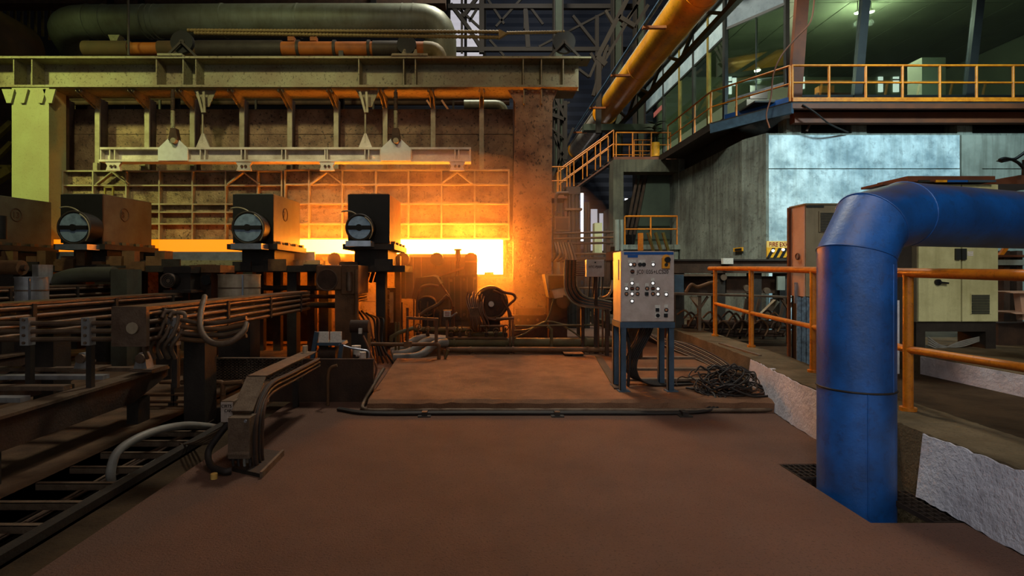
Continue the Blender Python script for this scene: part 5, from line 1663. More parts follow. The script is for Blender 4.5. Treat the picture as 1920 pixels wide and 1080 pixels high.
low_beam(-3.55, 1.5, 6.1, .5, .27, 'long low rail beam beside the dusty floor and cable trench')
low_beam(-4.75, 2.0, 6.6, .5, .25, 'low rail beam carrying the grey cross bars')
low_beam(-6.1, 3.0, 7.4, .5, .25, 'far low rail beam in the dark under the pipe bundle')
for k, yy in enumerate((3.95, 4.35, 4.8, 5.3, 5.75)):
    o = M().box(-6.0, -3.75, yy, yy + .1, .505, .545).build('cross_bar', 'can_grey' if k % 2 else 'tray_steel')
    tag(o, 'flat grey cross bar lying over the low rail beams', 'bar', 'cross bars on the low rail beams')
for k, (px, lab) in enumerate(((150, 'grey chair bracket on the low rails under the pipe bundle'), (262, 'pale chair bracket on the end of the long low rail'))):
    t = T('chair_bracket', lab, 'bracket', (X(px, 5.6), 5.6, .55))
    M().prism([P(px - 14, 695, 5.6), P(px + 14, 695, 5.6), P(px + 8, 662, 5.6), P(px - 2, 662, 5.6)], (0, .12, 0)).build('upright', 'can_grey', t)
    M().pbox(px - 20, px + 22, 693, 698, 5.55, .3).build('base', 'tray_steel', t)
    M().disc(P(px + 3, 672, 5.6), (0, -1, 0), .05, .03, 14).build('pin', 'rack_steel', t)
# dark pipes low in the gap behind
for k, (py, pa, pb_) in enumerate(((717, 300, 425), (740, 205, 360), (753, 200, 350), (765, 190, 355))):
    o = M().cyl(P(pa, py, 6.4), P(pb_, py, 6.4), .022, 8).build('low_pipe', 'rusty_pipe')
    for t in (.2, .8):
        M().box(X(pa + (pb_ - pa) * t, 6.4) - .02, X(pa + (pb_ - pa) * t, 6.4) + .02, 6.38, 6.42, -.02, Z(py, 6.4)).build('prop', 'dark_steel', o)
    tag(o, 'rusty pipe low in the gap behind the rail beam end', 'pipe', 'low pipes behind the rail beam')

# ---- cable trench fittings: rungs, cables, bent grey hose
for k, (px, py) in enumerate(((397, 809), (363, 827), (328, 849), (280, 876), (228, 906), (168, 942), (100, 985), (13, 1037))):
    yy = 1550 / (py - 515)
    o = M()
    o.box(-3.3, -2.70, yy - .006, yy + .006, -.05, 0.0)
    o.box(-3.3, -2.70, yy - .006, yy + .03, -.006, 0.002)
    o = o.build('trench_rung', 'tray_steel')
    tag(o, 'steel cross rung spanning the open cable trench', 'rung', 'rungs of the cable trench')
o = M().box(-3.3, -2.70, 2.3, 2.33, -.05, 0).build('trench_rung', 'tray_steel')
tag(o, 'steel cross rung spanning the open cable trench', 'rung', 'rungs of the cable trench')
random.seed(9)
for k in range(11):
    xx = -3.2 + k * .048
    z0 = -.12 - random.uniform(0, .12)
    o = M().tube(spline([(xx + random.uniform(-.02, .02), y, z0 + random.uniform(-.012, .012)) for y in (1.4, 2.2, 3.0, 3.8, 4.6, 5.4, 6.1)], 4), random.choice((.012, .016, .02)), 7).build('trench_cable', random.choice(('hose_grey', 'cable', 'rust_dark', 'tray_steel')))
    tag(o, 'long cable lying lengthwise in the trench below the rungs', 'cable', 'cables in the trench')
o = M().tube(spline([(-2.93, 4.25, -.16), (-2.94, 4.25, .0), (-2.93, 4.35, .13), (-2.88, 4.65, .17), (-2.84, 5.05, .12), (-2.82, 5.4, .02), (-2.82, 5.8, -.12)], 6), .035, 12).build('bent_conduit', 'hose_grey')
tag(o, 'thick grey conduit bending up out of the cable trench', 'conduit')

# ---- perforated tray and the bent cable channel coming down to the floor
pt_ = T('perforated_tray', 'long perforated cable tray standing on edge', 'cable tray', (-2.7, 6.2, .4))
px0, px1, Yt = 345, 566, 6.2
zt1, zt0 = Z(672, Yt), Z(712, Yt)
M().box(X(px0, Yt), X(px1, Yt), Yt, Yt + .012, zt0, zt1).build('back_plate', 'pit', pt_)
M().box(X(px0, Yt), X(px1, Yt), Yt - .05, Yt + .012, zt1, zt1 + .012).build('top_lip', 'tray_steel', pt_)
M().box(X(px0, Yt), X(px1, Yt), Yt - .04, Yt + .012, zt0 - .01, zt0).build('bottom_lip', 'tray_steel', pt_)
# web of the tray: strips left between rows of slots
rows = 8
for r_ in range(rows + 1):
    zz = zt0 + (zt1 - zt0) * r_ / rows
    M().box(X(px0, Yt), X(px1, Yt), Yt - .004, Yt, zz - .008, zz + .008).build('slot_strip', 'tray_steel', pt_)
nc = 30
for c2_ in range(nc + 1):
    xx = X(px0, Yt) + (X(px1, Yt) - X(px0, Yt)) * c2_ / nc
    M().box(xx - .009, xx + .009, Yt - .004, Yt, zt0, zt1).build('slot_strip', 'tray_steel', pt_)
for px in (352, 385):
    M().pbox(px - 7, px + 7, 672, 735, Yt - .04, .04).build('hanger', 'tray_steel', pt_)
for px in (372, 470, 552):
    M().box(X(px, Yt) - .03, X(px, Yt) + .03, Yt + .02, Yt + .08, -.02, zt0).build('leg', 'dark_steel', pt_)
hp_ = T('hooked_pipe', 'rusty pipe with elbow turning down below the perforated tray', 'pipe', P(416, 717, 5.9))
M().tube([P(340, 717, 5.9), P(410, 717, 5.9)] + arc(P(413, 717, 5.9), P(418, 717, 5.9), P(418, 724, 5.9), 4) + [P(418, 770, 5.9)], .028, 10).build('pipe_run', 'rusty_pipe', hp_)
M().tube([P(418, 719, 5.9), P(455, 716, 5.9)], .026, 10).build('branch', 'rusty_pipe', hp_)
M().pbox(348, 366, 706, 728, 5.85, .1).build('clamp', 'tray_steel', hp_)

cc = T('cable_channel', 'bent sheet-steel cable channel dropping from the tray to the floor', 'cable channel', (-1.9, 4.2, 0))
path = [Vector((-1.98, 6.2, .60)), Vector((-1.98, 5.3, .60)), Vector((-1.97, 4.72, .60)), Vector((-1.92, 4.33, .40)), Vector((-1.90, 4.25, .12))]
for i in range(len(path) - 1):
    a, b2 = path[i], path[i + 1]
    d = (b2 - a).normalized()
    n2 = Vector((1, 0, 0)).cross(d).normalized()
    if n2.z < 0 and abs(n2.z) > .3: n2 = -n2
    if i == 3 and n2.y > 0: n2 = -n2
    w2 = .085
    c_pts = [a + Vector((-w2, 0, 0)), a + Vector((w2, 0, 0)), b2 + Vector((w2, 0, 0)), b2 + Vector((-w2, 0, 0))]
    M().prism([p + n2 * .05 for p in c_pts], n2 * .008).build('lid', 'tray_steel', cc)
    M().prism([a + Vector((-w2, 0, 0)) + n2 * .05, b2 + Vector((-w2, 0, 0)) + n2 * .05, b2 + Vector((-w2, 0, 0)) - n2 * .05, a + Vector((-w2, 0, 0)) - n2 * .05], (.008, 0, 0)).build('side_wall', 'tray_steel', cc)
M().box(-1.985, -1.815, 4.2, 4.34, .10, .42).build('foot_box', 'tray_steel', cc)
M().disc((-1.84, 4.19, .40), (0, -1, 0), .012, .01, 8).build('rivet', 'bright_metal', cc)
for k in range(9):
    ox, oz = .07 + .012 * (k % 3) + .02, -.03 - .028 * (k // 3) * 1.4
    pts = [p + Vector((ox, 0, oz if i < 3 else 0)) + (Vector((0, .06 * (k // 3), 0)) if i >= 3 else Vector((0, 0, 0))) for i, p in enumerate(path)]
    pts.append(Vector((-1.80 + .012 * (k % 3), 4.28 + .05 * (k // 3), -.04)))
    o = M().tube(spline(pts, 5), .014, 7).build('channel_cable', 'cable' if k % 2 else 'rust_dark')
    tag(o, 'dark cable following the bent cable channel down to the floor', 'cable', 'cables along the bent channel')
for k in range(4):
    o = M().tube(spline([(-1.95 + k * .04, 4.26, .14), (-1.96 + k * .045, 4.23, .07), (-1.93 + k * .04, 4.22, -.03)], 4), .011, 7).build('tail_cable', 'hose_grey' if k == 2 else 'cable')
    tag(o, 'short cable tail dropping out of the channel foot box', 'cable', 'cable tails at the channel foot')
pf = T('floor_plate', 'dark steel pit cover plate at the foot of the cable channel', 'plate', (-1.85, 4.3, 0))
M().prism([G(436, 884), G(490, 896), G(531, 853), G(487, 847)], (0, 0, .03)).build('cover', 'dark_steel', pf)
M().prism([G(487, 897), G(492, 897), G(533, 854), G(528, 854)], (0, 0, .05)).build('upturned_edge', 'tray_steel', pf)
M().prism([G(436, 884) + Vector((0, 0, .03)), G(462, 891) + Vector((0, 0, .03)), G(492, 858) + Vector((0, 0, .03)), G(466, 853) + Vector((0, 0, .03))], (0, 0, .004)).build('cable_opening', 'black', pf)
sb = T('junction_box', 'dusty lettered junction box beside the bent cable channel', 'junction box', (-2.05, 4.5, .3))
M().box(-2.115, -2.01, 4.35, 4.85, .34, .52).build('box', 'tray_steel', sb, .006)
M().box(-2.11, -2.015, 4.342, 4.35, .35, .51).build('face_plate', 'panel_grey', sb)
M().box(-2.09, -2.03, 4.45, 4.7, -.02, .34).build('stand', 'dark_steel', sb)
writing('lettering', 'CIRTS', .036, (-2.106, 4.340, .468), 'ink', sb, squeeze=.9)
writing('lettering', 'CAN', .034, (-2.082, 4.340, .432), 'ink', sb, squeeze=.9)
o = M().tube(spline([(-2.05, 4.36, .34), (-2.14, 4.33, .22), (-2.19, 4.3, .12), (-2.12, 4.2, .05), (-1.98, 4.12, .03), (-1.93, 4.14, .03)], 6), .026, 10).build('black_hose', 'cable')
tag(o, 'thick black hose curving over the floor to the plate opening', 'hose')
for k in range(5):
    o = M().tube(spline([(-2.09 + .02 * k, 4.36, .34), (-2.2 - .03 * k, 4.5, .18), (-2.45 - .04 * k, 4.75, .04), (-2.78 - .03 * k, 5.1, -.06)], 5), .008, 6).build('thin_cable', 'tray_steel')
    tag(o, 'thin cable strung from the lettered junction box into the trench', 'cable', 'thin cables from the junction box')
o = M().cyl((-2.02, 4.05, .0), (-2.02, 4.05, .04), .025, 12).build('floor_bolt', 'sign_yellow')
tag(o, 'small pale round stud on the floor by the black hose', 'stud')

# ---- stand with two white plates near the step
ws = T('plate_stand', 'dark slanted stand holding two pale speckled plates', 'stand', (-1.9, 6.7, 0))
Yz = 6.7
for px0, px1 in ((597, 616), (619, 640)):
    M().prism([P(px0, 642, Yz), P(px1, 642, Yz), P(px1, 622, Yz + .05), P(px0, 622, Yz + .05)], (0, .02, 0)).build('plate', 'tag_white', ws)
M().prism([P(590, 648, Yz), P(642, 648, Yz), P(640, 643, Yz), P(594, 643, Yz)], (0, .3, 0)).build('crossbeam', 'blue_frame', ws)
for a_, b2 in (((594, 622), (584, 682)), ((641, 645), (636, 682))):
    M().bar(P(*a_, Yz), P(*b2, Yz), .05, .04, (0, 1, 0)).build('slanted_leg', 'blue_frame', ws)
M().cyl(P(600, 664, Yz + .1), P(632, 664, Yz + .1), .09, 16).build('drum', 'rust_dark', ws)
M().box(X(588, Yz), X(640, Yz), Yz, Yz + .3, 0, Z(680, Yz)).build('base', 'dark_steel', ws)
fv = T('flow_valve', 'grimy pale valve body with orange handwheel by the pale plate stand', 'valve', P(675, 680, 6.9))
m = M()
m.cyl(P(668, 648, 6.9), P(668, 664, 6.9), .06, 14, .045)
m.cyl(P(680, 660, 6.9), P(680, 672, 6.9), .045, 12)
m.cyl(P(668, 664, 6.9), P(684, 664, 6.9), .035, 10)
m.build('body', 'tag_white', fv)
M().ring(P(659, 663, 6.85), (1, .3, 0), .05, .014, 18, 8).build('handwheel', 'pipe_orange_band', fv)
M().cyl(P(674, 672, 6.9), (X(674, 6.9), 6.9, 0), .025, 8).build('stem', 'dark_steel', fv)
o = M().tube([P(636, 646, 6.7), P(660, 653, 6.7), P(687, 657, 6.7)] + arc(P(689, 658, 6.7), P(693, 660, 6.7), P(692, 666, 6.7), 3) + [P(688, 692, 6.7)], .012, 8).build('bright_tube', 'bright_metal')
tag(o, 'thin bright bent tube leading away from the pale plate stand', 'tube')
o = M().tube(spline([P(681, 630, 6.9), P(688, 645, 6.85), P(697, 668, 6.8), P(706, 690, 6.75), P(700, 712, 6.7)], 5), .014, 8).build('red_hose', 'hose_rust')
tag(o, 'rusty red hose hanging down beside the bright bent tube', 'hose')
o = M().tube(spline([P(632, 685, 6.3), P(620, 690, 6.3), P(615, 705, 6.3), P(615, 760, 6.3)], 5), .018, 8).build('drain_pipe', 'rusty_pipe')
tag(o, 'rusty drain pipe dropping from the plate stand to the floor', 'pipe')
mt = T('gear_pump', 'dim rusty gear pump below the square post', 'pump', P(676, 650, 8.2))
M().cyl(P(658, 612, 8.2), P(692, 612, 8.2), .1, 16).build('pump_body', 'rust_dark', mt)
M().pbox(672, 678, 616, 626, 8.05, .05).build('white_cap', 'tag_white', mt)
M().box(X(660, 8.2), X(690, 8.2), 8.15, 8.4, 0, Z(622, 8.2)).build('pump_stand', 'dark_steel', mt)
o = M().cyl(P(572, 660, 6.1), P(572, 648, 6.1), .03, 12).build('cable_gland', 'can_paint')
tag(o, 'pale cable gland standing on the end of the perforated tray', 'gland')
M().cyl(P(572, 668, 6.1), P(572, 660, 6.1), .045, 12).build('gland_nut', 'can_paint', o)
bw = M()
bw.box(X(505, 6.5), X(700, 6.5), 6.5, 6.56, 0, .52)
bw = bw.build('pit_screen', 'rust_dark')
tag(bw, 'dark rusty screen plate behind the bent cable channel', 'plate')
for k in range(3):
    o = M().tube(spline([(-1.62, 6.12 - k * .03, .02), (-1.2, 5.93 - k * .03, .02), (-.2, 5.94 - k * .03, .02), (1.2, 5.94 - k * .03, .02), (2.3, 5.96 - k * .03, .02), (2.62 + k * .05, 6.05, .06), (2.75 + k * .06, 6.3, .15), (2.55 + k * .06, 6.6, .15)], 5), .014, 7).build('floor_cable', 'cable')
    tag(o, 'long dark cable clipped along the front of the concrete step', 'cable', 'cables along the step')
o = M().tube(spline([(-1.22, 6.75, .36), (-1.30, 6.5, .2), (-1.36, 6.25, .06), (-1.28, 6.0, .03), (-.9, 5.98, .03), (0, 5.98, .03), (2.2, 5.98, .03), (3.25, 6.0, .03), (3.36, 6.2, .03)], 6), .022, 9).build('edge_hose', 'tray_steel')
tag(o, 'thick dusty hose curling round the corner of the concrete step', 'hose')
for px in (796, 1045, 1285):
    p = G(px, 781)
    o = M()
    o.box(p.x - .07, p.x + .07, p.y - .04, p.y + .12, 0, .012)
    o.box(p.x - .03, p.x + .03, p.y - .01, p.y + .1, .012, .05)
    o = o.build('cable_clip', 'dark_steel')
    tag(o, 'small steel clip holding the cables along the concrete step', 'clip', 'cable clips on the floor')
# ================================================================ MACHINERY IN FRONT OF THE FURNACE MOUTH
YA = 10.6
# ---- level pipes along the back of the step
def lpipe(pa, pb, py, Y, r, label, mm='olive_pipe', joints=()):
    t = T('level_pipe', label, 'pipe', P((pa + pb) / 2, py, Y))
    M().cyl(P(pa, py, Y), P(pb, py, Y), r, 16).build('pipe_run', mm, t)
    for j in joints:
        M().cyl(P(j, py, Y), P(j + 4, py, Y), r * 1.25, 16).build('flange', mm, t)
    return t


lpipe(834, 1152, 642, 9.9, .085, 'thick olive pipe lying along the back of the concrete step', 'olive_pipe', (850, 958, 1095))
lpipe(836, 1152, 656, 9.6, .05, 'slimmer rusty pipe just before the thick olive pipe', 'rusty_pipe', (880, 960, 1100))
lpipe(858, 1100, 651.5, 9.7, .014, 'thin bright-edged pipe between the two pipes on the step', 'rusty_pipe')
lpipe(778, 905, 618, 10.2, .05, 'dim rusty pipe level with the valves under the furnace mouth', 'olive_pipe', (800, 850))
lpipe(872, 945, 627, 10.1, .055, 'short thick dim pipe under the hose bundle', 'olive_pipe', (900,))
for k, (px, py) in enumerate(((886, 664), (958, 664), (1098, 662))):
    o = M().box(X(px - 4, 9.6), X(px + 4, 9.6), 9.5, 10.0, .12, Z(py - 2, 9.6)).build('pipe_saddle', 'rusty_pipe')
    tag(o, 'steel saddle propping the pipes on the concrete step', 'saddle', 'pipe saddles')
o = T('pipe_block', 'square concrete block under the end of the slim rusty pipe', 'block', (X(1083, 9.4), 9.5, .125))
M().box(X(1072, 9.35), X(1094, 9.35), 9.35, 9.7, .125, Z(664, 9.35)).build('block', 'concrete_dark', o)
M().box(X(1058, 9.35), X(1094, 9.35), 9.3, 9.7, Z(664, 9.35), Z(662, 9.35)).build('cap_plate', 'rusty_pipe', o)
o = M().bar((2.05, 9.25, .135), (1.72, 6.62, .135), .11, .02).build('floor_angle', 'dark_steel')
tag(o, 'dark flat steel angle lying across the step towards the control panel', 'angle')
# ---- three lagged bends
for k, (dx, dy) in enumerate(((0, 0), (-18, -7), (-36, -12))):
    o = M().tube(spline([P(738 + dx * .1, 671 + dy, 9.2 + k * .2), P(778 + dx, 669 + dy, 9.2 + k * .2), P(798 + dx, 660 + dy, 9.3 + k * .2), P(815 + dx * .7, 646 + dy, 9.45 + k * .2), P(838, 642 + dy * .5, 9.6 + k * .2)], 6), .072, 14).build('lagged_bend', 'hose_grey')
    tag(o, 'thick lagged pipe bending up from the step edge beside the rusty frame', 'pipe', 'lagged pipe bends')
# ---- rusty pipe frame
pf_ = T('pipe_stand', 'rusty square pipe frame over the lagged bends', 'frame', P(790, 690, 9.0))
M().tube([P(690, 645, 9.0), P(764, 646, 9.0), P(816, 645, 9.0)] + arc(P(818, 645, 9.0), P(823, 645, 9.0), P(823, 652, 9.0), 3) + [(X(823, 9.0), 9.0, .125)], .032, 12).build('lower_rail', 'rusty_pipe', pf_)
M().cyl(P(764, 646, 9.0), P(764, 597, 9.0), .022, 10).build('upright', 'rusty_pipe', pf_)
M().bar(P(818, 645, 9.05), P(818, 596, 9.05), .055, .05, (0, 1, 0)).build('upright', 'rusty_pipe', pf_)
M().bar(P(762, 596, 9.0), P(822, 599, 9.0), .045, .045, (0, 1, 0)).build('upper_rail', 'rusty_pipe', pf_)
M().pbox(757, 772, 641, 651, 8.95, .1).build('coupling', 'rusty_pipe', pf_)
M().cyl(P(832, 655, 9.0), P(838, 690, 9.0), .02, 8).build('stay', 'rusty_pipe', pf_)
M().cyl(P(841, 656, 9.0), P(834, 673, 9.0), .022, 8).build('stay', 'olive_pipe', pf_)
for px in (742, 748):
    M().cyl(P(px, 604, 9.4), (X(px, 9.4), 9.4, .125), .02, 8).build('upright', 'olive_pipe', pf_)
o = M().tube([P(733, 640, 9.2), P(734, 632, 9.2)] + [P(748, 624, 9.2), P(775, 615, 9.3)], .035, 10).build('pale_bend', 'olive_pipe')
tag(o, 'pale olive pipe rising at a slant behind the pipe frame', 'pipe')
# ---- motor with fan guard
mo = T('pump_motor', 'round-faced rusty pump motor under the furnace fire', 'motor', P(800, 600, YA))
M().cyl(P(800, 574, YA), P(800, 574, YA) + Vector((0, .5, 0)), .19, 24).build('body', 'rusty_pipe', mo)
M().disc(P(800, 574, YA), (0, -1, 0), .165, .03, 24).build('fan_cover', 'rust_dark', mo)
M().ring(P(800, 574, YA - .02), (0, 1, 0), .19, .018, 24, 8).build('cover_rim', 'rusty_pipe', mo)
M().box(X(794, YA), X(812, YA), YA + .05, YA + .4, 0, Z(590, YA)).build('stand', 'rust_dark', mo)
M().tube(spline([P(782, 598, YA), P(783, 560, YA), P(790, 540, YA), P(805, 535, YA), P(822, 537, YA)], 5), .03, 8).build('guard_pipe', 'rusty_pipe', mo)
o = M().tube([P(788, 591, 9.8), P(800, 582, 9.8), P(822, 571, 9.8), P(839, 554, 9.8)], .035, 10).build('lever_pipe', 'rusty_pipe')
tag(o, 'bright-edged lever pipe slanting across the pump motor', 'pipe')
o = M().tube(spline([P(826, 533, 10.4), P(838, 550, 10.4), P(847, 568, 10.4), P(848, 592, 10.4), (X(846, 10.3), 10.3, .13)], 5), .02, 8).build('bowed_hose', 'hose_rust')
tag(o, 'rust-coloured hose bowing down beside the lever pipe', 'hose')
# ---- tilting arm lit from behind
ta = T('tilting_arm', 'steel tilting arm with fire-lit upper edge drawn as a pale strip in front of the furnace', 'machine arm', P(820, 545, 11.3))
M().prism([P(780, 521, 11.3), P(815, 516, 11.3), P(824, 520, 11.3), P(830, 537, 11.3), P(842, 560, 11.3), P(800, 566, 11.3), P(772, 560, 11.3)], (0, .3, 0)).build('arm_body', 'rust_dark', ta)
M().prism([P(780, 521, 11.28), P(813, 515.5, 11.28), P(822, 518, 11.28), P(829, 531, 11.28), P(826, 532, 11.28), P(819, 520, 11.28), P(812, 518, 11.28)], (0, .34, 0)).build('edge_strip', 'rib_steel', ta)  # pale strip added as the firelight along the edge
M().prism([P(822, 515, 11.4), P(870, 500, 11.4), P(870, 504, 11.4), P(824, 519, 11.4)], (0, .3, 0)).build('rail', 'rusty_pipe', ta)
M().prism([P(830, 520, 11.42), P(894, 514, 11.42), P(894, 600, 11.42), P(840, 600, 11.42)], (0, .2, 0)).build('side_plate', 'rust_dark', ta)
M().box(X(790, 11.3), X(890, 11.3), 11.45, 11.7, 0, Z(560, 11.3)).build('pedestal', 'rust_dark', ta)
sp_ = T('spray_post', 'dark valve post with knob standing against the glowing slab', 'post', P(858, 520, 11.6))
M().cyl(P(859, 530, 11.6), P(859, 482, 11.6), .035, 10).build('post', 'rust_dark', sp_)
M().cyl(P(858.5, 484, 11.6), P(858.5, 470, 11.6), .065, 12, .05).build('knob', 'rust_dark', sp_)
M().cyl(P(858.5, 470, 11.6), P(858.5, 467, 11.6), .08, 12).build('cap', 'rust_dark', sp_)
for px in (845, 854, 862):
    M().cyl(P(px, 528, 11.55), P(px, 490, 11.55), .012, 6).build('thin_tube', 'rusty_pipe', sp_)
bk = T('guide_block', 'tall dark guide block beside the furnace mouth', 'block', P(884, 560, 11.7))
M().pbox(872, 895, 491, 640, 11.7, .3).build('block', 'rust_dark', bk)
M().pbox(872, 895, 489, 492, 11.68, .34).build('cap', 'rusty_pipe', bk)
# ---- hose bundle and round drum
random.seed(31)
for k in range(9):
    p0 = P(876 + k * 4, 548 + (k % 3) * 4, 10.3 + .04 * k)
    o = M().tube(spline([p0, P(874 + k * 4, 565, 10.2), P(880 + k * 3.2, 585, 10.0), P(882 + k * 4.2, 605 + (k % 2) * 6, 9.95), P(886 + k * 3.4, 622, 10.0)], 5), random.choice((.016, .022)), 8).build('bundled_hose', 'hose_rust')
    tag(o, 'rust-coloured hose in the bundle under the guide block', 'hose', 'hose bundle under the furnace mouth')
hn = M().prism([P(880, 578, 9.95), P(896, 577, 9.95), P(903, 608, 9.95), P(882, 610, 9.95)], (0, .1, 0)).build('hose_clamp', 'rusty_pipe')
tag(hn, 'rusty plate clamp gathering the hose bundle', 'clamp')
dm = T('valve_drum', 'round rusty valve drum with pale centre cap', 'drum', P(921, 600, YA))
M().cyl(P(921, 568, YA), P(921, 568, YA) + Vector((0, .5, 0)), .34, 28).build('drum', 'rust_dark', dm)
M().ring(P(921, 568, YA), (0, 1, 0), .3, .02, 28, 8).build('rim', 'rusty_pipe', dm)
M().disc(P(921, 570, YA - .02), (0, -1, 0), .055, .04, 14).build('centre_cap', 'tag_white', dm)
M().box(X(905, YA), X(938, YA), YA + .1, YA + .45, 0, Z(590, YA)).build('stand', 'rust_dark', dm)
for k, pts in enumerate(([(930, 540), (945, 548), (962, 552), (966, 560), (958, 568), (950, 575)], [(925, 545), (940, 552), (944, 566), (952, 580), (956, 600)], [(948, 560), (950, 574), (957, 588), (956, 604)], [(898, 552), (905, 575), (912, 595), (930, 600), (950, 597)])):
    o = M().tube(spline([P(a, b2, 10.2) for a, b2 in pts], 5), .024, 8).build('curved_hose', 'hose_rust')
    tag(o, 'rust-orange hose curving round the valve drum', 'hose', 'hoses round the valve drum')
fr_ = T('drum_frame', 'rusty tube frame in front of the valve drum', 'frame', P(940, 650, 9.8))
for px in (956, 962):
    M().bar(P(px, 600, 9.8), (X(px, 9.8), 9.8, .125), .035, .03, (0, 1, 0)).build('upright', 'rusty_pipe', fr_)
M().cyl(P(930, 598, 9.85), P(964, 597, 9.85), .025, 8).build('rail', 'rusty_pipe', fr_)
M().cyl(P(900, 612, 9.9), P(944, 611, 9.9), .02, 8).build('rail', 'rusty_pipe', fr_)
M().cyl(P(944, 611, 9.9), P(944, 632, 9.9), .02, 8).build('upright', 'rusty_pipe', fr_)
sx = T('dial_box', 'small white-faced dial box on a rusty bracket', 'gauge', P(838, 596, 9.7))
M().pbox(831, 846, 582, 596, 9.7, .12).build('box', 'rusty_pipe', sx)
M().pbox(832, 845, 583, 594, 9.69, .01).build('face', 'tag_white', sx)
for k in range(3):
    M().pbox(834, 843, 585 + k * 3, 586.2 + k * 3, 9.685, .005).build('scale_line', 'sign_red', sx)
M().bar(P(838, 596, 9.76), (X(838, 9.76), 9.76, .125), .04, .04, (0, 1, 0)).build('bracket', 'rusty_pipe', sx)
o = M().cyl(P(845, 594, 9.72), P(857, 586, 9.7), .014, 8).build('bright_rod', 'bright_metal')
tag(o, 'short bright rod beside the small dial box', 'rod')
for px, py in ((899, 616), (787, 612)):
    o = M().cyl(P(px, py + 6, 10.15), P(px, py - 4, 10.15), .03, 10).build('pipe_valve', 'can_paint')
    tag(o, 'small pale valve cap on the dim rusty pipe', 'valve', 'valve caps on the dim pipes')
# ---- hoses spanning to the right
for k, pts in enumerate(([(960, 620), (990, 618), (1010, 608), (1025, 603), (1045, 606), (1068, 618), (1092, 635)], [(962, 634), (985, 625), (1005, 612), (1028, 603), (1060, 609), (1092, 612)], [(966, 611), (1000, 611), (1050, 610), (1130, 609)], [(1023, 604), (1030, 590), (1038, 560)])):
    o = M().tube(spline([P(a, b2, 9.9 - .04 * k) for a, b2 in pts], 5), .016, 8).build('slack_hose', 'olive_pipe')
    tag(o, 'slack olive hose hung between the tube frame and the cable ladder', 'hose', 'slack hoses before the column')
o = M().tube([P(1027, 612, 9.8), P(1034, 618, 9.8), (X(1034, 9.8), 9.8, .15)], .028, 10).build('bent_vent', 'olive_pipe')
tag(o, 'short bent vent pipe standing on the thick olive pipe', 'pipe')
o = M().bar(P(1092, 575, 9.9), (X(1092, 9.9), 9.9, .125), .07, .06, (0, 1, 0)).build('rack_post', 'rust_dark')
tag(o, 'dark post standing between the slack hoses and the panel', 'post')
o = M().bar(P(1138, 580, 9.4), (X(1138, 9.4), 9.4, .125), .06, .06, (0, 1, 0)).build('rack_post', 'rust_dark')
tag(o, 'rusty post beside the control panel at the end of the cable ladder', 'post')

# ---- motor hood right of the column, cable ladder and small box
mh = T('motor_hood', 'open sheet hood with fire-lit edges over a slanted motor', 'machine hood', P(1040, 560, 11.5))
M().prism([P(1021, 515, 11.3), P(1028, 515, 11.3), P(1029, 558, 11.3)], (0, .5, 0)).build('side_sheet', 'rib_steel', mh)
M().pbox(1022, 1060, 514, 517, 11.3, .5).build('top_sheet', 'rib_steel', mh)
M().pbox(1028, 1060, 517, 548, 11.75, .05).build('back_sheet', 'rust_dark', mh)
M().prism([P(1035, 545, 11.2), P(1060, 540, 11.2), P(1062, 556, 11.2), P(1040, 560, 11.2)], (0, .4, 0)).build('motor_box', 'can_paint', mh)
M().cyl(P(1056, 566, 11.2), P(1056, 566, 11.2) + Vector((.1, .4, 0)), .14, 18).build('motor_drum', 'rust_dark', mh)
M().box(X(1030, 11.4), X(1065, 11.4), 11.5, 11.9, 0, Z(560, 11.4)).build('stand', 'rust_dark', mh)
lad = T('cable_ladder', 'curved cable ladder tray sweeping down beside the rusty column', 'cable ladder', P(1080, 590, 9.6))
lp = [(1060, 488), (1059, 520), (1060, 546), (1072, 565), (1092, 574), (1120, 577), (1146, 582)]
lq = [(1082, 488), (1081, 520), (1083, 538), (1092, 552), (1106, 559), (1126, 562), (1147, 566)]
la, lb = spline([P(a, b2, 9.6) for a, b2 in lp], 4), spline([P(a, b2, 9.75) for a, b2 in lq], 4)
M().tube(la, .018, 8).build('side_rail', 'rib_steel', lad)
M().tube(lb, .016, 8).build('side_rail', 'rib_steel', lad)
for i in range(0, len(la), 2):
    M().cyl(la[i], lb[i], .008, 6).build('rung', 'rusty_pipe', lad)
for k in range(6):
    t = (k + .6) / 6.6
    M().tube([la[i].lerp(lb[i], t) + Vector((0, -.015, 0)) for i in range(len(la))], .016, 7).build('tray_cable', 'cable' if k % 2 else 'hose_rust', lad)
M().bar(P(1092, 580, 9.8), (X(1092, 9.8), 9.8, .125), .05, .05, (0, 1, 0)).build('prop', 'rust_dark', lad)
for k in range(8):
    o = M().cyl(P(1064, 492 + k * 3.6, 9.7), P(1100, 491 + k * 3.5, 9.7), .008, 6).build('strung_cable', 'hose_rust')
    tag(o, 'thin cable strung level between the cable ladder and the lettered box', 'cable', 'strung cables by the lettered box')
jb = T('junction_box', 'small pale junction box with stencilled letters on a post', 'junction box', P(1117, 520, 9.5))
M().pbox(1101, 1133, 487, 519, 9.5, .2).build('box', 'panel_grey', jb, .006)
M().pbox(1100, 1101.2, 486, 519, 9.48, .03).build('edge_strip', 'white_panel', jb)
writing('lettering', 'HTC-PJ008', .062, P(1104, 502.5, 9.494), 'ink', jb, squeeze=.8)
M().disc(P(1116, 492, 9.495), (0, -1, 0), .014, .01, 10).build('lock', 'black', jb)
M().bar(P(1117, 519, 9.62), (X(1117, 9.62), 9.62, .125), .06, .05, (0, 1, 0)).build('stand', 'rust_dark', jb)
for px in (1106, 1114, 1124, 1130):
    M().cyl(P(px, 519, 9.6), P(px - 2, 557, 9.6), .012, 6).build('drop_cable', 'cable', jb)
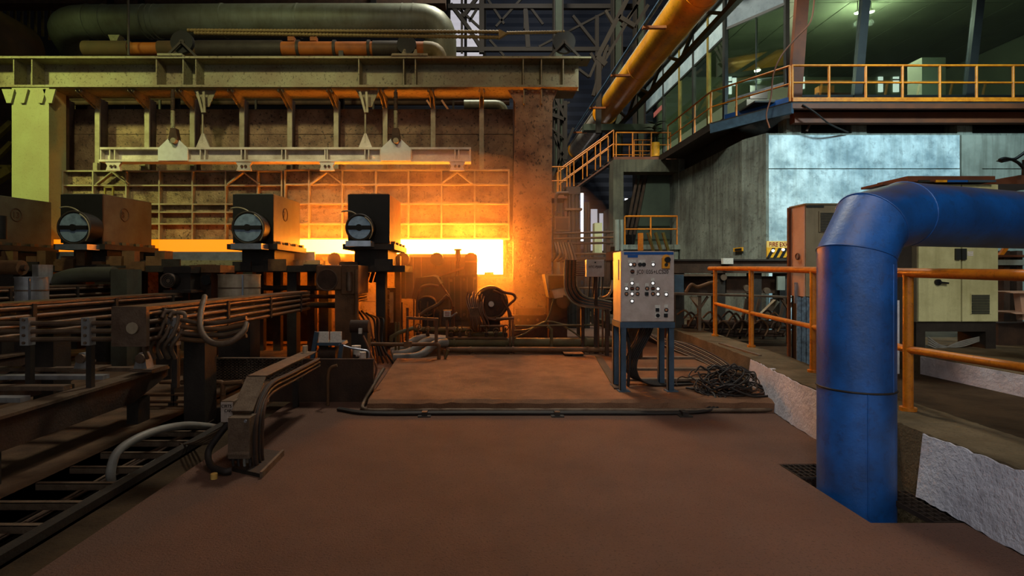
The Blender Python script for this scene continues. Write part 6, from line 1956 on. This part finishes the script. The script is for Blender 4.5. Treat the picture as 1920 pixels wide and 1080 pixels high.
o = M().tube(spline([P(1148, 525, 9.2), P(1146, 545, 9.2), P(1138, 555, 9.3), P(1125, 558, 9.6)], 5), .024, 8).build('pale_hook_pipe', 'can_paint')
tag(o, 'pale hooked pipe beside the lettered junction box', 'pipe')
for k, px in enumerate((1122, 1130, 1137)):
    o = M().cyl(P(px, 578, 9.6), (X(px, 9.6), 9.6, .125), .016, 8).build('drop_pipe', 'hose_rust')
    tag(o, 'thin rust-coloured pipe dropping from the cable ladder', 'pipe', 'drop pipes at the cable ladder')

# ---- vertical pipe group and boxes behind (between column and portal)
vg = T('pipe_riser_group', 'cluster of tall dark riser pipes beyond the rusty column', 'pipe risers', P(1075, 520, 15.5))
for px, r in ((1068, .07), (1074, .1), (1081, .08), (1098, .06), (1103, .05)):
    M().cyl(P(px, 352 if px < 1085 else 380, 15.5), (X(px, 15.5), 15.5, 0), r, 12).build('riser', 'dark_steel', vg)
M().pbox(1062, 1088, 350, 364, 15.4, .4).build('head', 'dark_steel', vg)
M().pbox(1060, 1092, 390, 394, 15.35, .3).build('bracket', 'rusty_pipe', vg)
eb = T('relay_box', 'rusty relay box fixed beside the tall riser pipes', 'box', P(1055, 440, 15.0))
M().pbox(1040, 1068, 406, 434, 15.0, .3).build('box', 'rusty_pipe', eb)
M().pbox(1042, 1066, 409, 430, 14.98, .02).build('door', 'rust_dark', eb)
M().bar(P(1054, 434, 15.2), (X(1054, 15.2), 15.2, 0), .12, .12, (0, 1, 0)).build('stand', 'rust_dark', eb)
M().tube(smooth_path([P(1042, 405, 15.1), P(1042, 362, 15.1), P(1066, 362, 15.1)], 4, .3), .05, 8).build('bent_pipe', 'dark_steel', eb)
for px, lab in ((1121, 'pale olive sheet locker standing beyond the cable ladder'), (1158, 'pale twin-pipe stack before the concrete portal')):
    t = T('tall_locker', lab, 'locker', P(px, 480, 16.5))
    if px == 1121:
        M().pbox(1115, 1129, 418, 474, 16.5, .3).build('body', 'cabinet_cream', t)
        M().box(X(1113, 16.5), X(1131, 16.5), 16.5, 16.85, 0, Z(474, 16.5)).build('base', 'dark_steel', t)
    else:
        M().cyl(P(1157, 412, 16.5), (X(1157, 16.5), 16.5, 0), .07, 12).build('stack', 'plaster_dull', t)
        M().cyl(P(1166, 412, 16.5), (X(1166, 16.5), 16.5, 0), .05, 12).build('stack', 'plaster_dull', t)
rk = T('pipe_rack', 'rusty steel pipe rack filling the gap beyond the column', 'rack', P(1090, 500, 13.5))
for px in (1040, 1085, 1140):
    M().bar(P(px, 430, 13.5), (X(px, 13.5), 13.5, 0), .09, .08, (0, 1, 0)).build('upright', 'rust_dark', rk)
for py in (438, 448, 458, 476, 486, 540, 560):
    M().cyl(P(1038, py, 13.45), P(1150, py - (3 if py < 470 else 0), 13.45), .028 if py != 486 else .05, 8).build('rail', 'rust_dark' if py % 4 else 'rusty_pipe', rk)
for k in range(7):
    o = M().tube(spline([P(1040 + k * 5, 455, 13.42), P(1044 + k * 6, 475 + 3 * k, 13.2), P(1036 + k * 5, 490, 13.4)], 4), .03, 8).build('hung_hose', 'rusty_pipe' if k % 2 else 'cable')
    tag(o, 'dark hose hung on the rusty pipe rack', 'hose', 'hoses hung on the pipe rack')
o = T('elbow_duct', 'ribbed grey elbow duct in the gap above the furnace wall', 'duct', P(930, 195, 14.3))
M().tube([P(870, 196, 14.3), P(925, 196, 14.3)] + arc(P(928, 196, 14.3), P(945, 196, 14.3), P(945, 215, 14.3), 5) + [(X(945, 14.3), 14.3, 0)], .12, 14).build('duct_body', 'duct_grey', o)
for k in range(4):
    o2 = M().cyl(P(935, 186, 14.0), P(935, 230, 14.0), .02, 6)
rkk = T('back_pipe_rack', 'dim pipes and rods in the dark gap over the furnace wall', 'rack', P(700, 200, 14.5))
for py, r in ((178, .05), (186, .03), (193, .07)):
    M().cyl(P(130, py, 14.4), P(955, py, 14.4), r, 10).build('pipe', 'rust_dark', rkk)
for px, mm in ((800, 'rail_paint'), (828, 'rail_paint'), (850, 'dark_steel'), (700, 'dark_steel'), (480, 'dark_steel'), (300, 'dark_steel')):
    M().bar(P(px, 188, 14.2), P(px + (14 if mm == 'rail_paint' else 0), 208, 14.2), .05, .05, (0, 1, 0)).build('strut', mm, rkk)
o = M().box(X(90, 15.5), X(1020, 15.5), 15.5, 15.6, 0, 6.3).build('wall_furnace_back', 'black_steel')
tag(o, 'dark casing behind the top of the furnace wall', 'wall', kind='structure')

# ================================================================ CONVEYOR BEHIND THE HANDRAIL
cvr = T('cooling_conveyor', 'long dark conveyor beam behind the orange handrail', 'conveyor', P(1380, 560, 11.8))
Yc = 11.8
M().pbox(1264, 1482, 488, 512, Yc, .5).build('side_beam', 'rust_dark', cvr)
M().pbox(1264, 1482, 486, 489, Yc - .05, .6).build('top_flange', 'dark_steel', cvr)
M().pbox(1264, 1340, 514, 518, Yc - .1, .2).build('bright_edge', 'tray_steel', cvr)
for px in (1275, 1352, 1420, 1470):
    M().pbox(px - 8, px + 8, 512, 640, Yc + .1, .3).build('leg', 'dark_steel', cvr)
for px0, px1 in ((1284, 1344), (1362, 1412), (1428, 1462)):
    M().pbox(px0, px1, 518, 550, Yc + .3, .1).build('side_panel', 'rust_dark', cvr)
for px, py in ((1355, 520), (1436, 545), (1398, 540)):
    M().disc(P(px, py, Yc + .08), (0, -1, 0), .07, .06, 14).build('bearing', 'rack_steel', cvr)
M().pbox(1265, 1282, 515, 552, Yc - .15, .1).build('blue_panel', 'blue_frame', cvr)
M().pbox(1458, 1472, 518, 544, Yc - .05, .05).build('pale_panel', 'plaster_dull', cvr)
M().pbox(1356, 1375, 484, 495, Yc - .15, .1).build('speckled_block', 'tag_white', cvr)
bt = T('work_bench', 'narrow steel bench with forked legs behind the handrail', 'bench', P(1370, 640, 10.4))
M().prism([P(1264, 549, 10.4), P(1486, 556, 10.4), P(1486, 559, 10.4), P(1264, 553, 10.4)], (0, .5, 0)).build('bench_top', 'tray_steel', bt)
for px in (1311, 1478):
    M().bar(P(px, 555, 10.5), (X(px, 10.5), 10.5, .2), .06, .06, (0, 1, 0)).build('leg', 'tray_steel', bt)
    for s in (-1, 1):
        M().bar(P(px + s * 16, 556, 10.5), P(px, 580, 10.5), .04, .04, (0, 1, 0)).build('fork', 'tray_steel', bt)
M().prism([P(1292, 556, 10.45), P(1309, 556, 10.45), P(1309, 574, 10.45)], (0, .03, 0)).build('gusset', 'can_paint', bt)
o = M().prism([P(1426, 590, 10.9), P(1455, 562, 10.9), P(1462, 566, 10.9), P(1438, 596, 10.9)], (0, .1, 0)).build('leaning_board', 'can_paint')
tag(o, 'pale board leaning behind the narrow bench', 'board')
o = M().tube(spline([P(1286, 548, 10.5), P(1296, 534, 10.5), P(1308, 538, 10.5), P(1330, 531, 10.5), P(1345, 528, 10.5)], 5), .035, 8).build('bent_rod', 'rusty_pipe')
tag(o, 'bent rusty rod lying on the narrow bench', 'rod')
for k, (py, r, pa, pb_) in enumerate(((606, .07, 1290, 1450), (612, .04, 1280, 1490), (622, .05, 1285, 1480), (628, .03, 1275, 1470))):
    t = T('floor_pipe', 'rusty pipe lying low behind the narrow bench', 'pipe', P(1370, py, 10.9), 'pipes behind the bench')
    M().cyl(P(pa, py, 10.9), P(pb_, py + 1, 10.9), r, 12).build('pipe_run', 'rust_dark', t)
    for px in (1340, 1375, 1450):
        M().cyl(P(px, py, 10.9), P(px + 5, py, 10.9), r * 1.5, 12).build('coupling', 'rust_dark', t)
random.seed(4)
for k in range(16):
    px, py = 1270 + k * 12, 590 + (k * 7) % 22
    o = M().tube(spline([P(px, py, 10.8), P(px + 14, py - 8 - (k % 3) * 3, 10.75), P(px + 26, py + 6, 10.8), P(px + 20, py + 22, 10.8)], 4), .02, 7).build('scrap_hose', 'rust_dark' if k % 2 else 'rusty_pipe')
    tag(o, 'short length of scrap hose dumped under the narrow bench', 'hose', 'scrap hoses under the bench')
for k in range(4):
    o = M().bar((X(1386 + k * 22, 11.2), 11.2, .2), P(1400 + k * 24, 560, 11.2), .05, .04, (0, 1, 0)).build('scrap_bar', 'rust_dark')
    tag(o, 'rusty scrap bar leaning under the conveyor', 'bar', 'scrap bars under the conveyor')
o = M().bar(G(1350, 645, KH) + Vector((0, 0, .01)), G(1425, 668, KH) + Vector((0, 0, .01)), .05, .02).build('kerb_batten', 'tray_steel')
tag(o, 'thin batten lying along the top of the kerb', 'batten')
for k in range(3):
    o = M().bar(P(1228 + k * 14, 480, 11.0), P(1215 + k * 14, 436, 11.0), .05, .05, (0, 1, 0)).build('yellow_stay', 'frame_olive')
    tag(o, 'yellow stay bar rising behind the control panel', 'bar', 'yellow stays behind the panel')
o = M().bar(P(1201, 470, 12), P(1201, 437, 12), .1, .08, (0, 1, 0)).build('yellow_post', 'rail_paint')
tag(o, 'short yellow post seen above the control panel', 'post')
t = T('yellow_post_rack', 'low rusty rack behind the control panel carrying the yellow posts', 'rack', P(1200, 500, 11.5))
M().pbox(1155, 1262, 470, 486, 11.2, .9).build('rack_top', 'rust_dark', t)
for px in (1170, 1250):
    M().box(X(px, 11.4), X(px + 10, 11.4), 11.4, 11.6, 0, Z(486, 11.2)).build('leg', 'rust_dark', t)
# hanging cable on the pulpit glass and below the balcony
o = M().tube(spline([P(1528, -10, 12.4), P(1520, 40, 12.4), P(1492, 72, 12.4), P(1465, 105, 12.4), P(1450, 140, 12.45), P(1446, 180, 12.45), P(1437, 215, 12.5), P(1443, 240, 12.5)], 5), .018, 7).build('hanging_cable', 'frame_brown')
tag(o, 'dark cable drooping across the control room corner window', 'cable')
o = M().tube(spline([P(1505, 196, 12.47), P(1530, 212, 12.47), P(1555, 232, 12.6), P(1590, 248, 12.9)], 5), .018, 7).build('hanging_cable', 'cable')
tag(o, 'dark cable sagging under the balcony between the concrete piers', 'cable')
o = M().tube(spline([P(1512, 246, 12.95), P(1520, 232, 12.95), P(1535, 224, 12.95)], 5), .03, 7).build('bent_bar', 'rust_dark')
tag(o, 'bent bar in the dark gap under the balcony', 'bar')

# ================================================================ SMALL FITTINGS round the furnace mouth
for px in (842, 852, 864, 876, 888):
    M().pbox(px - .8, px + .8, 520, 596, 11.38, .05).build('rib', 'rusty_pipe', ta)
for px, py in ((846, 526), (870, 524), (890, 522), (846, 590), (870, 590), (890, 590)):
    M().disc(P(px, py, 11.4), (0, -1, 0), .03, .03, 8).build('bolt', 'rusty_pipe', ta)
for px in (760, 775, 790):
    M().pbox(px - 1, px + 1, 482, 558, 11.96, .04).build('rib', 'rusty_pipe', rt)
M().pbox(742, 894, 478, 482, 11.94, .06).build('guard_cap', 'rib_steel', rt)
random.seed(77)
vm = T('valve_manifold', 'row of small rusty handwheel valves on the dim pipe under the furnace mouth', 'valves', P(870, 640, 9.85))
M().cyl(P(772, 634, 9.85), P(950, 634, 9.85), .03, 10).build('header_pipe', 'rusty_pipe', vm)
for k, px in enumerate((784, 802, 846, 862, 880, 912, 930, 948)):
    top = 612 + (k * 5) % 11
    v_ = M().cyl(P(px, 634, 9.85), P(px, top, 9.85), .016, 8).build('valve_stem', 'rusty_pipe', vm)
    M().ring(P(px, top, 9.85), (0, .9, .35), .05, .01, 16, 6).build('handwheel', 'rusty_pipe', v_)
    M().cyl(P(px, 631, 9.85), P(px, 624, 9.85), .035, 10).build('valve_body', 'rust_dark', v_)
for px in (774, 950):
    M().bar(P(px, 634, 9.85), (X(px, 9.85), 9.85, .125), .04, .04, (0, 1, 0)).build('leg', 'rusty_pipe', vm)
for k in range(9):
    px = 752 + k * 12 + random.uniform(-3, 3)
    yy = 10.35 + random.uniform(-.1, .1)
    o = M().tube([P(px, 572 + random.uniform(-12, 16), yy), P(px, 612, yy), (X(px + random.uniform(-4, 4), yy), yy, .125)], random.choice((.014, .02, .026)), 8).build('thin_riser', random.choice(('rusty_pipe', 'rust_dark', 'hose_rust')))
    tag(o, 'thin rusty pipe rising from the step between the pump motor and the dial box', 'pipe', 'thin risers before the furnace')
for k in range(6):
    a0 = 672 + k * 9
    o = M().tube(spline([P(a0 - 12, 575 + k * 4, 9.9), P(a0 + 2, 600, 9.5), P(a0 + 14 - k * 3, 630, 9.4), P(a0 + 22 - k * 4, 652, 9.3), (X(a0 + 20, 9.2), 9.2, .02)], 5), .018, 8).build('drooping_hose', 'cable' if k % 2 else 'hose_rust')
    tag(o, 'dark hose drooping behind the square post towards the lagged bends', 'hose', 'drooping hoses behind the square post')
cb_ = T('foot_casting', 'rusty stepped base casting at the foot of the broad rusty column', 'base', (X(1000, 11.9), 11.9, 0))
M().box(X(958, 11.9), X(1052, 11.9), 11.75, 12.06, 0, Z(590, 11.9)).build('casting', 'rust_dark', cb_)
M().box(X(966, 11.9), X(1020, 11.9), 11.85, 12.06, Z(590, 11.9), Z(578, 11.9)).build('upper_step', 'rusty_pipe', cb_)
for px in (972, 990, 1008, 1040):
    M().disc(P(px, 600, 11.75), (0, -1, 0), .03, .03, 8).build('bolt', 'rusty_pipe', cb_)
# ================================================================ HOT HAZE, also shaped to give the bloom, round the furnace mouth and slab
m = bpy.data.materials.new('haze')
m.use_nodes = True
nt = m.node_tree
nt.nodes.remove(nt.nodes['Principled BSDF'])
vs_ = nt.nodes.new('ShaderNodeVolumeScatter')
vs_.inputs['Color'].default_value = (1, 0.72, 0.5, 1)
vs_.inputs['Density'].default_value = 0.1
vs_.inputs['Anisotropy'].default_value = 0.2
nt.links.new(vs_.outputs[0], nt.nodes['Material Output'].inputs['Volume'])
MATS['haze'] = m
bm = bmesh.new()
bmesh.ops.create_uvsphere(bm, u_segments=32, v_segments=20, radius=1)
me = bpy.data.meshes.new('haze')
for v in bm.verts:
    v.co = Vector((v.co.x * 4.0, v.co.y * 1.7, v.co.z * 2.1))
bm.to_mesh(me)
bm.free()
me.materials.append(m)
hz = bpy.data.objects.new('haze', me)
C.objects.link(hz)
hz.location = (-0.9, 11.6, 2.15)
hz['label'] = 'hot haze, also giving the bloom, glowing orange round the furnace mouth'
hz['kind'] = 'stuff'

for o in bpy.data.objects:
    if '_o' in o:
        del o['_o']
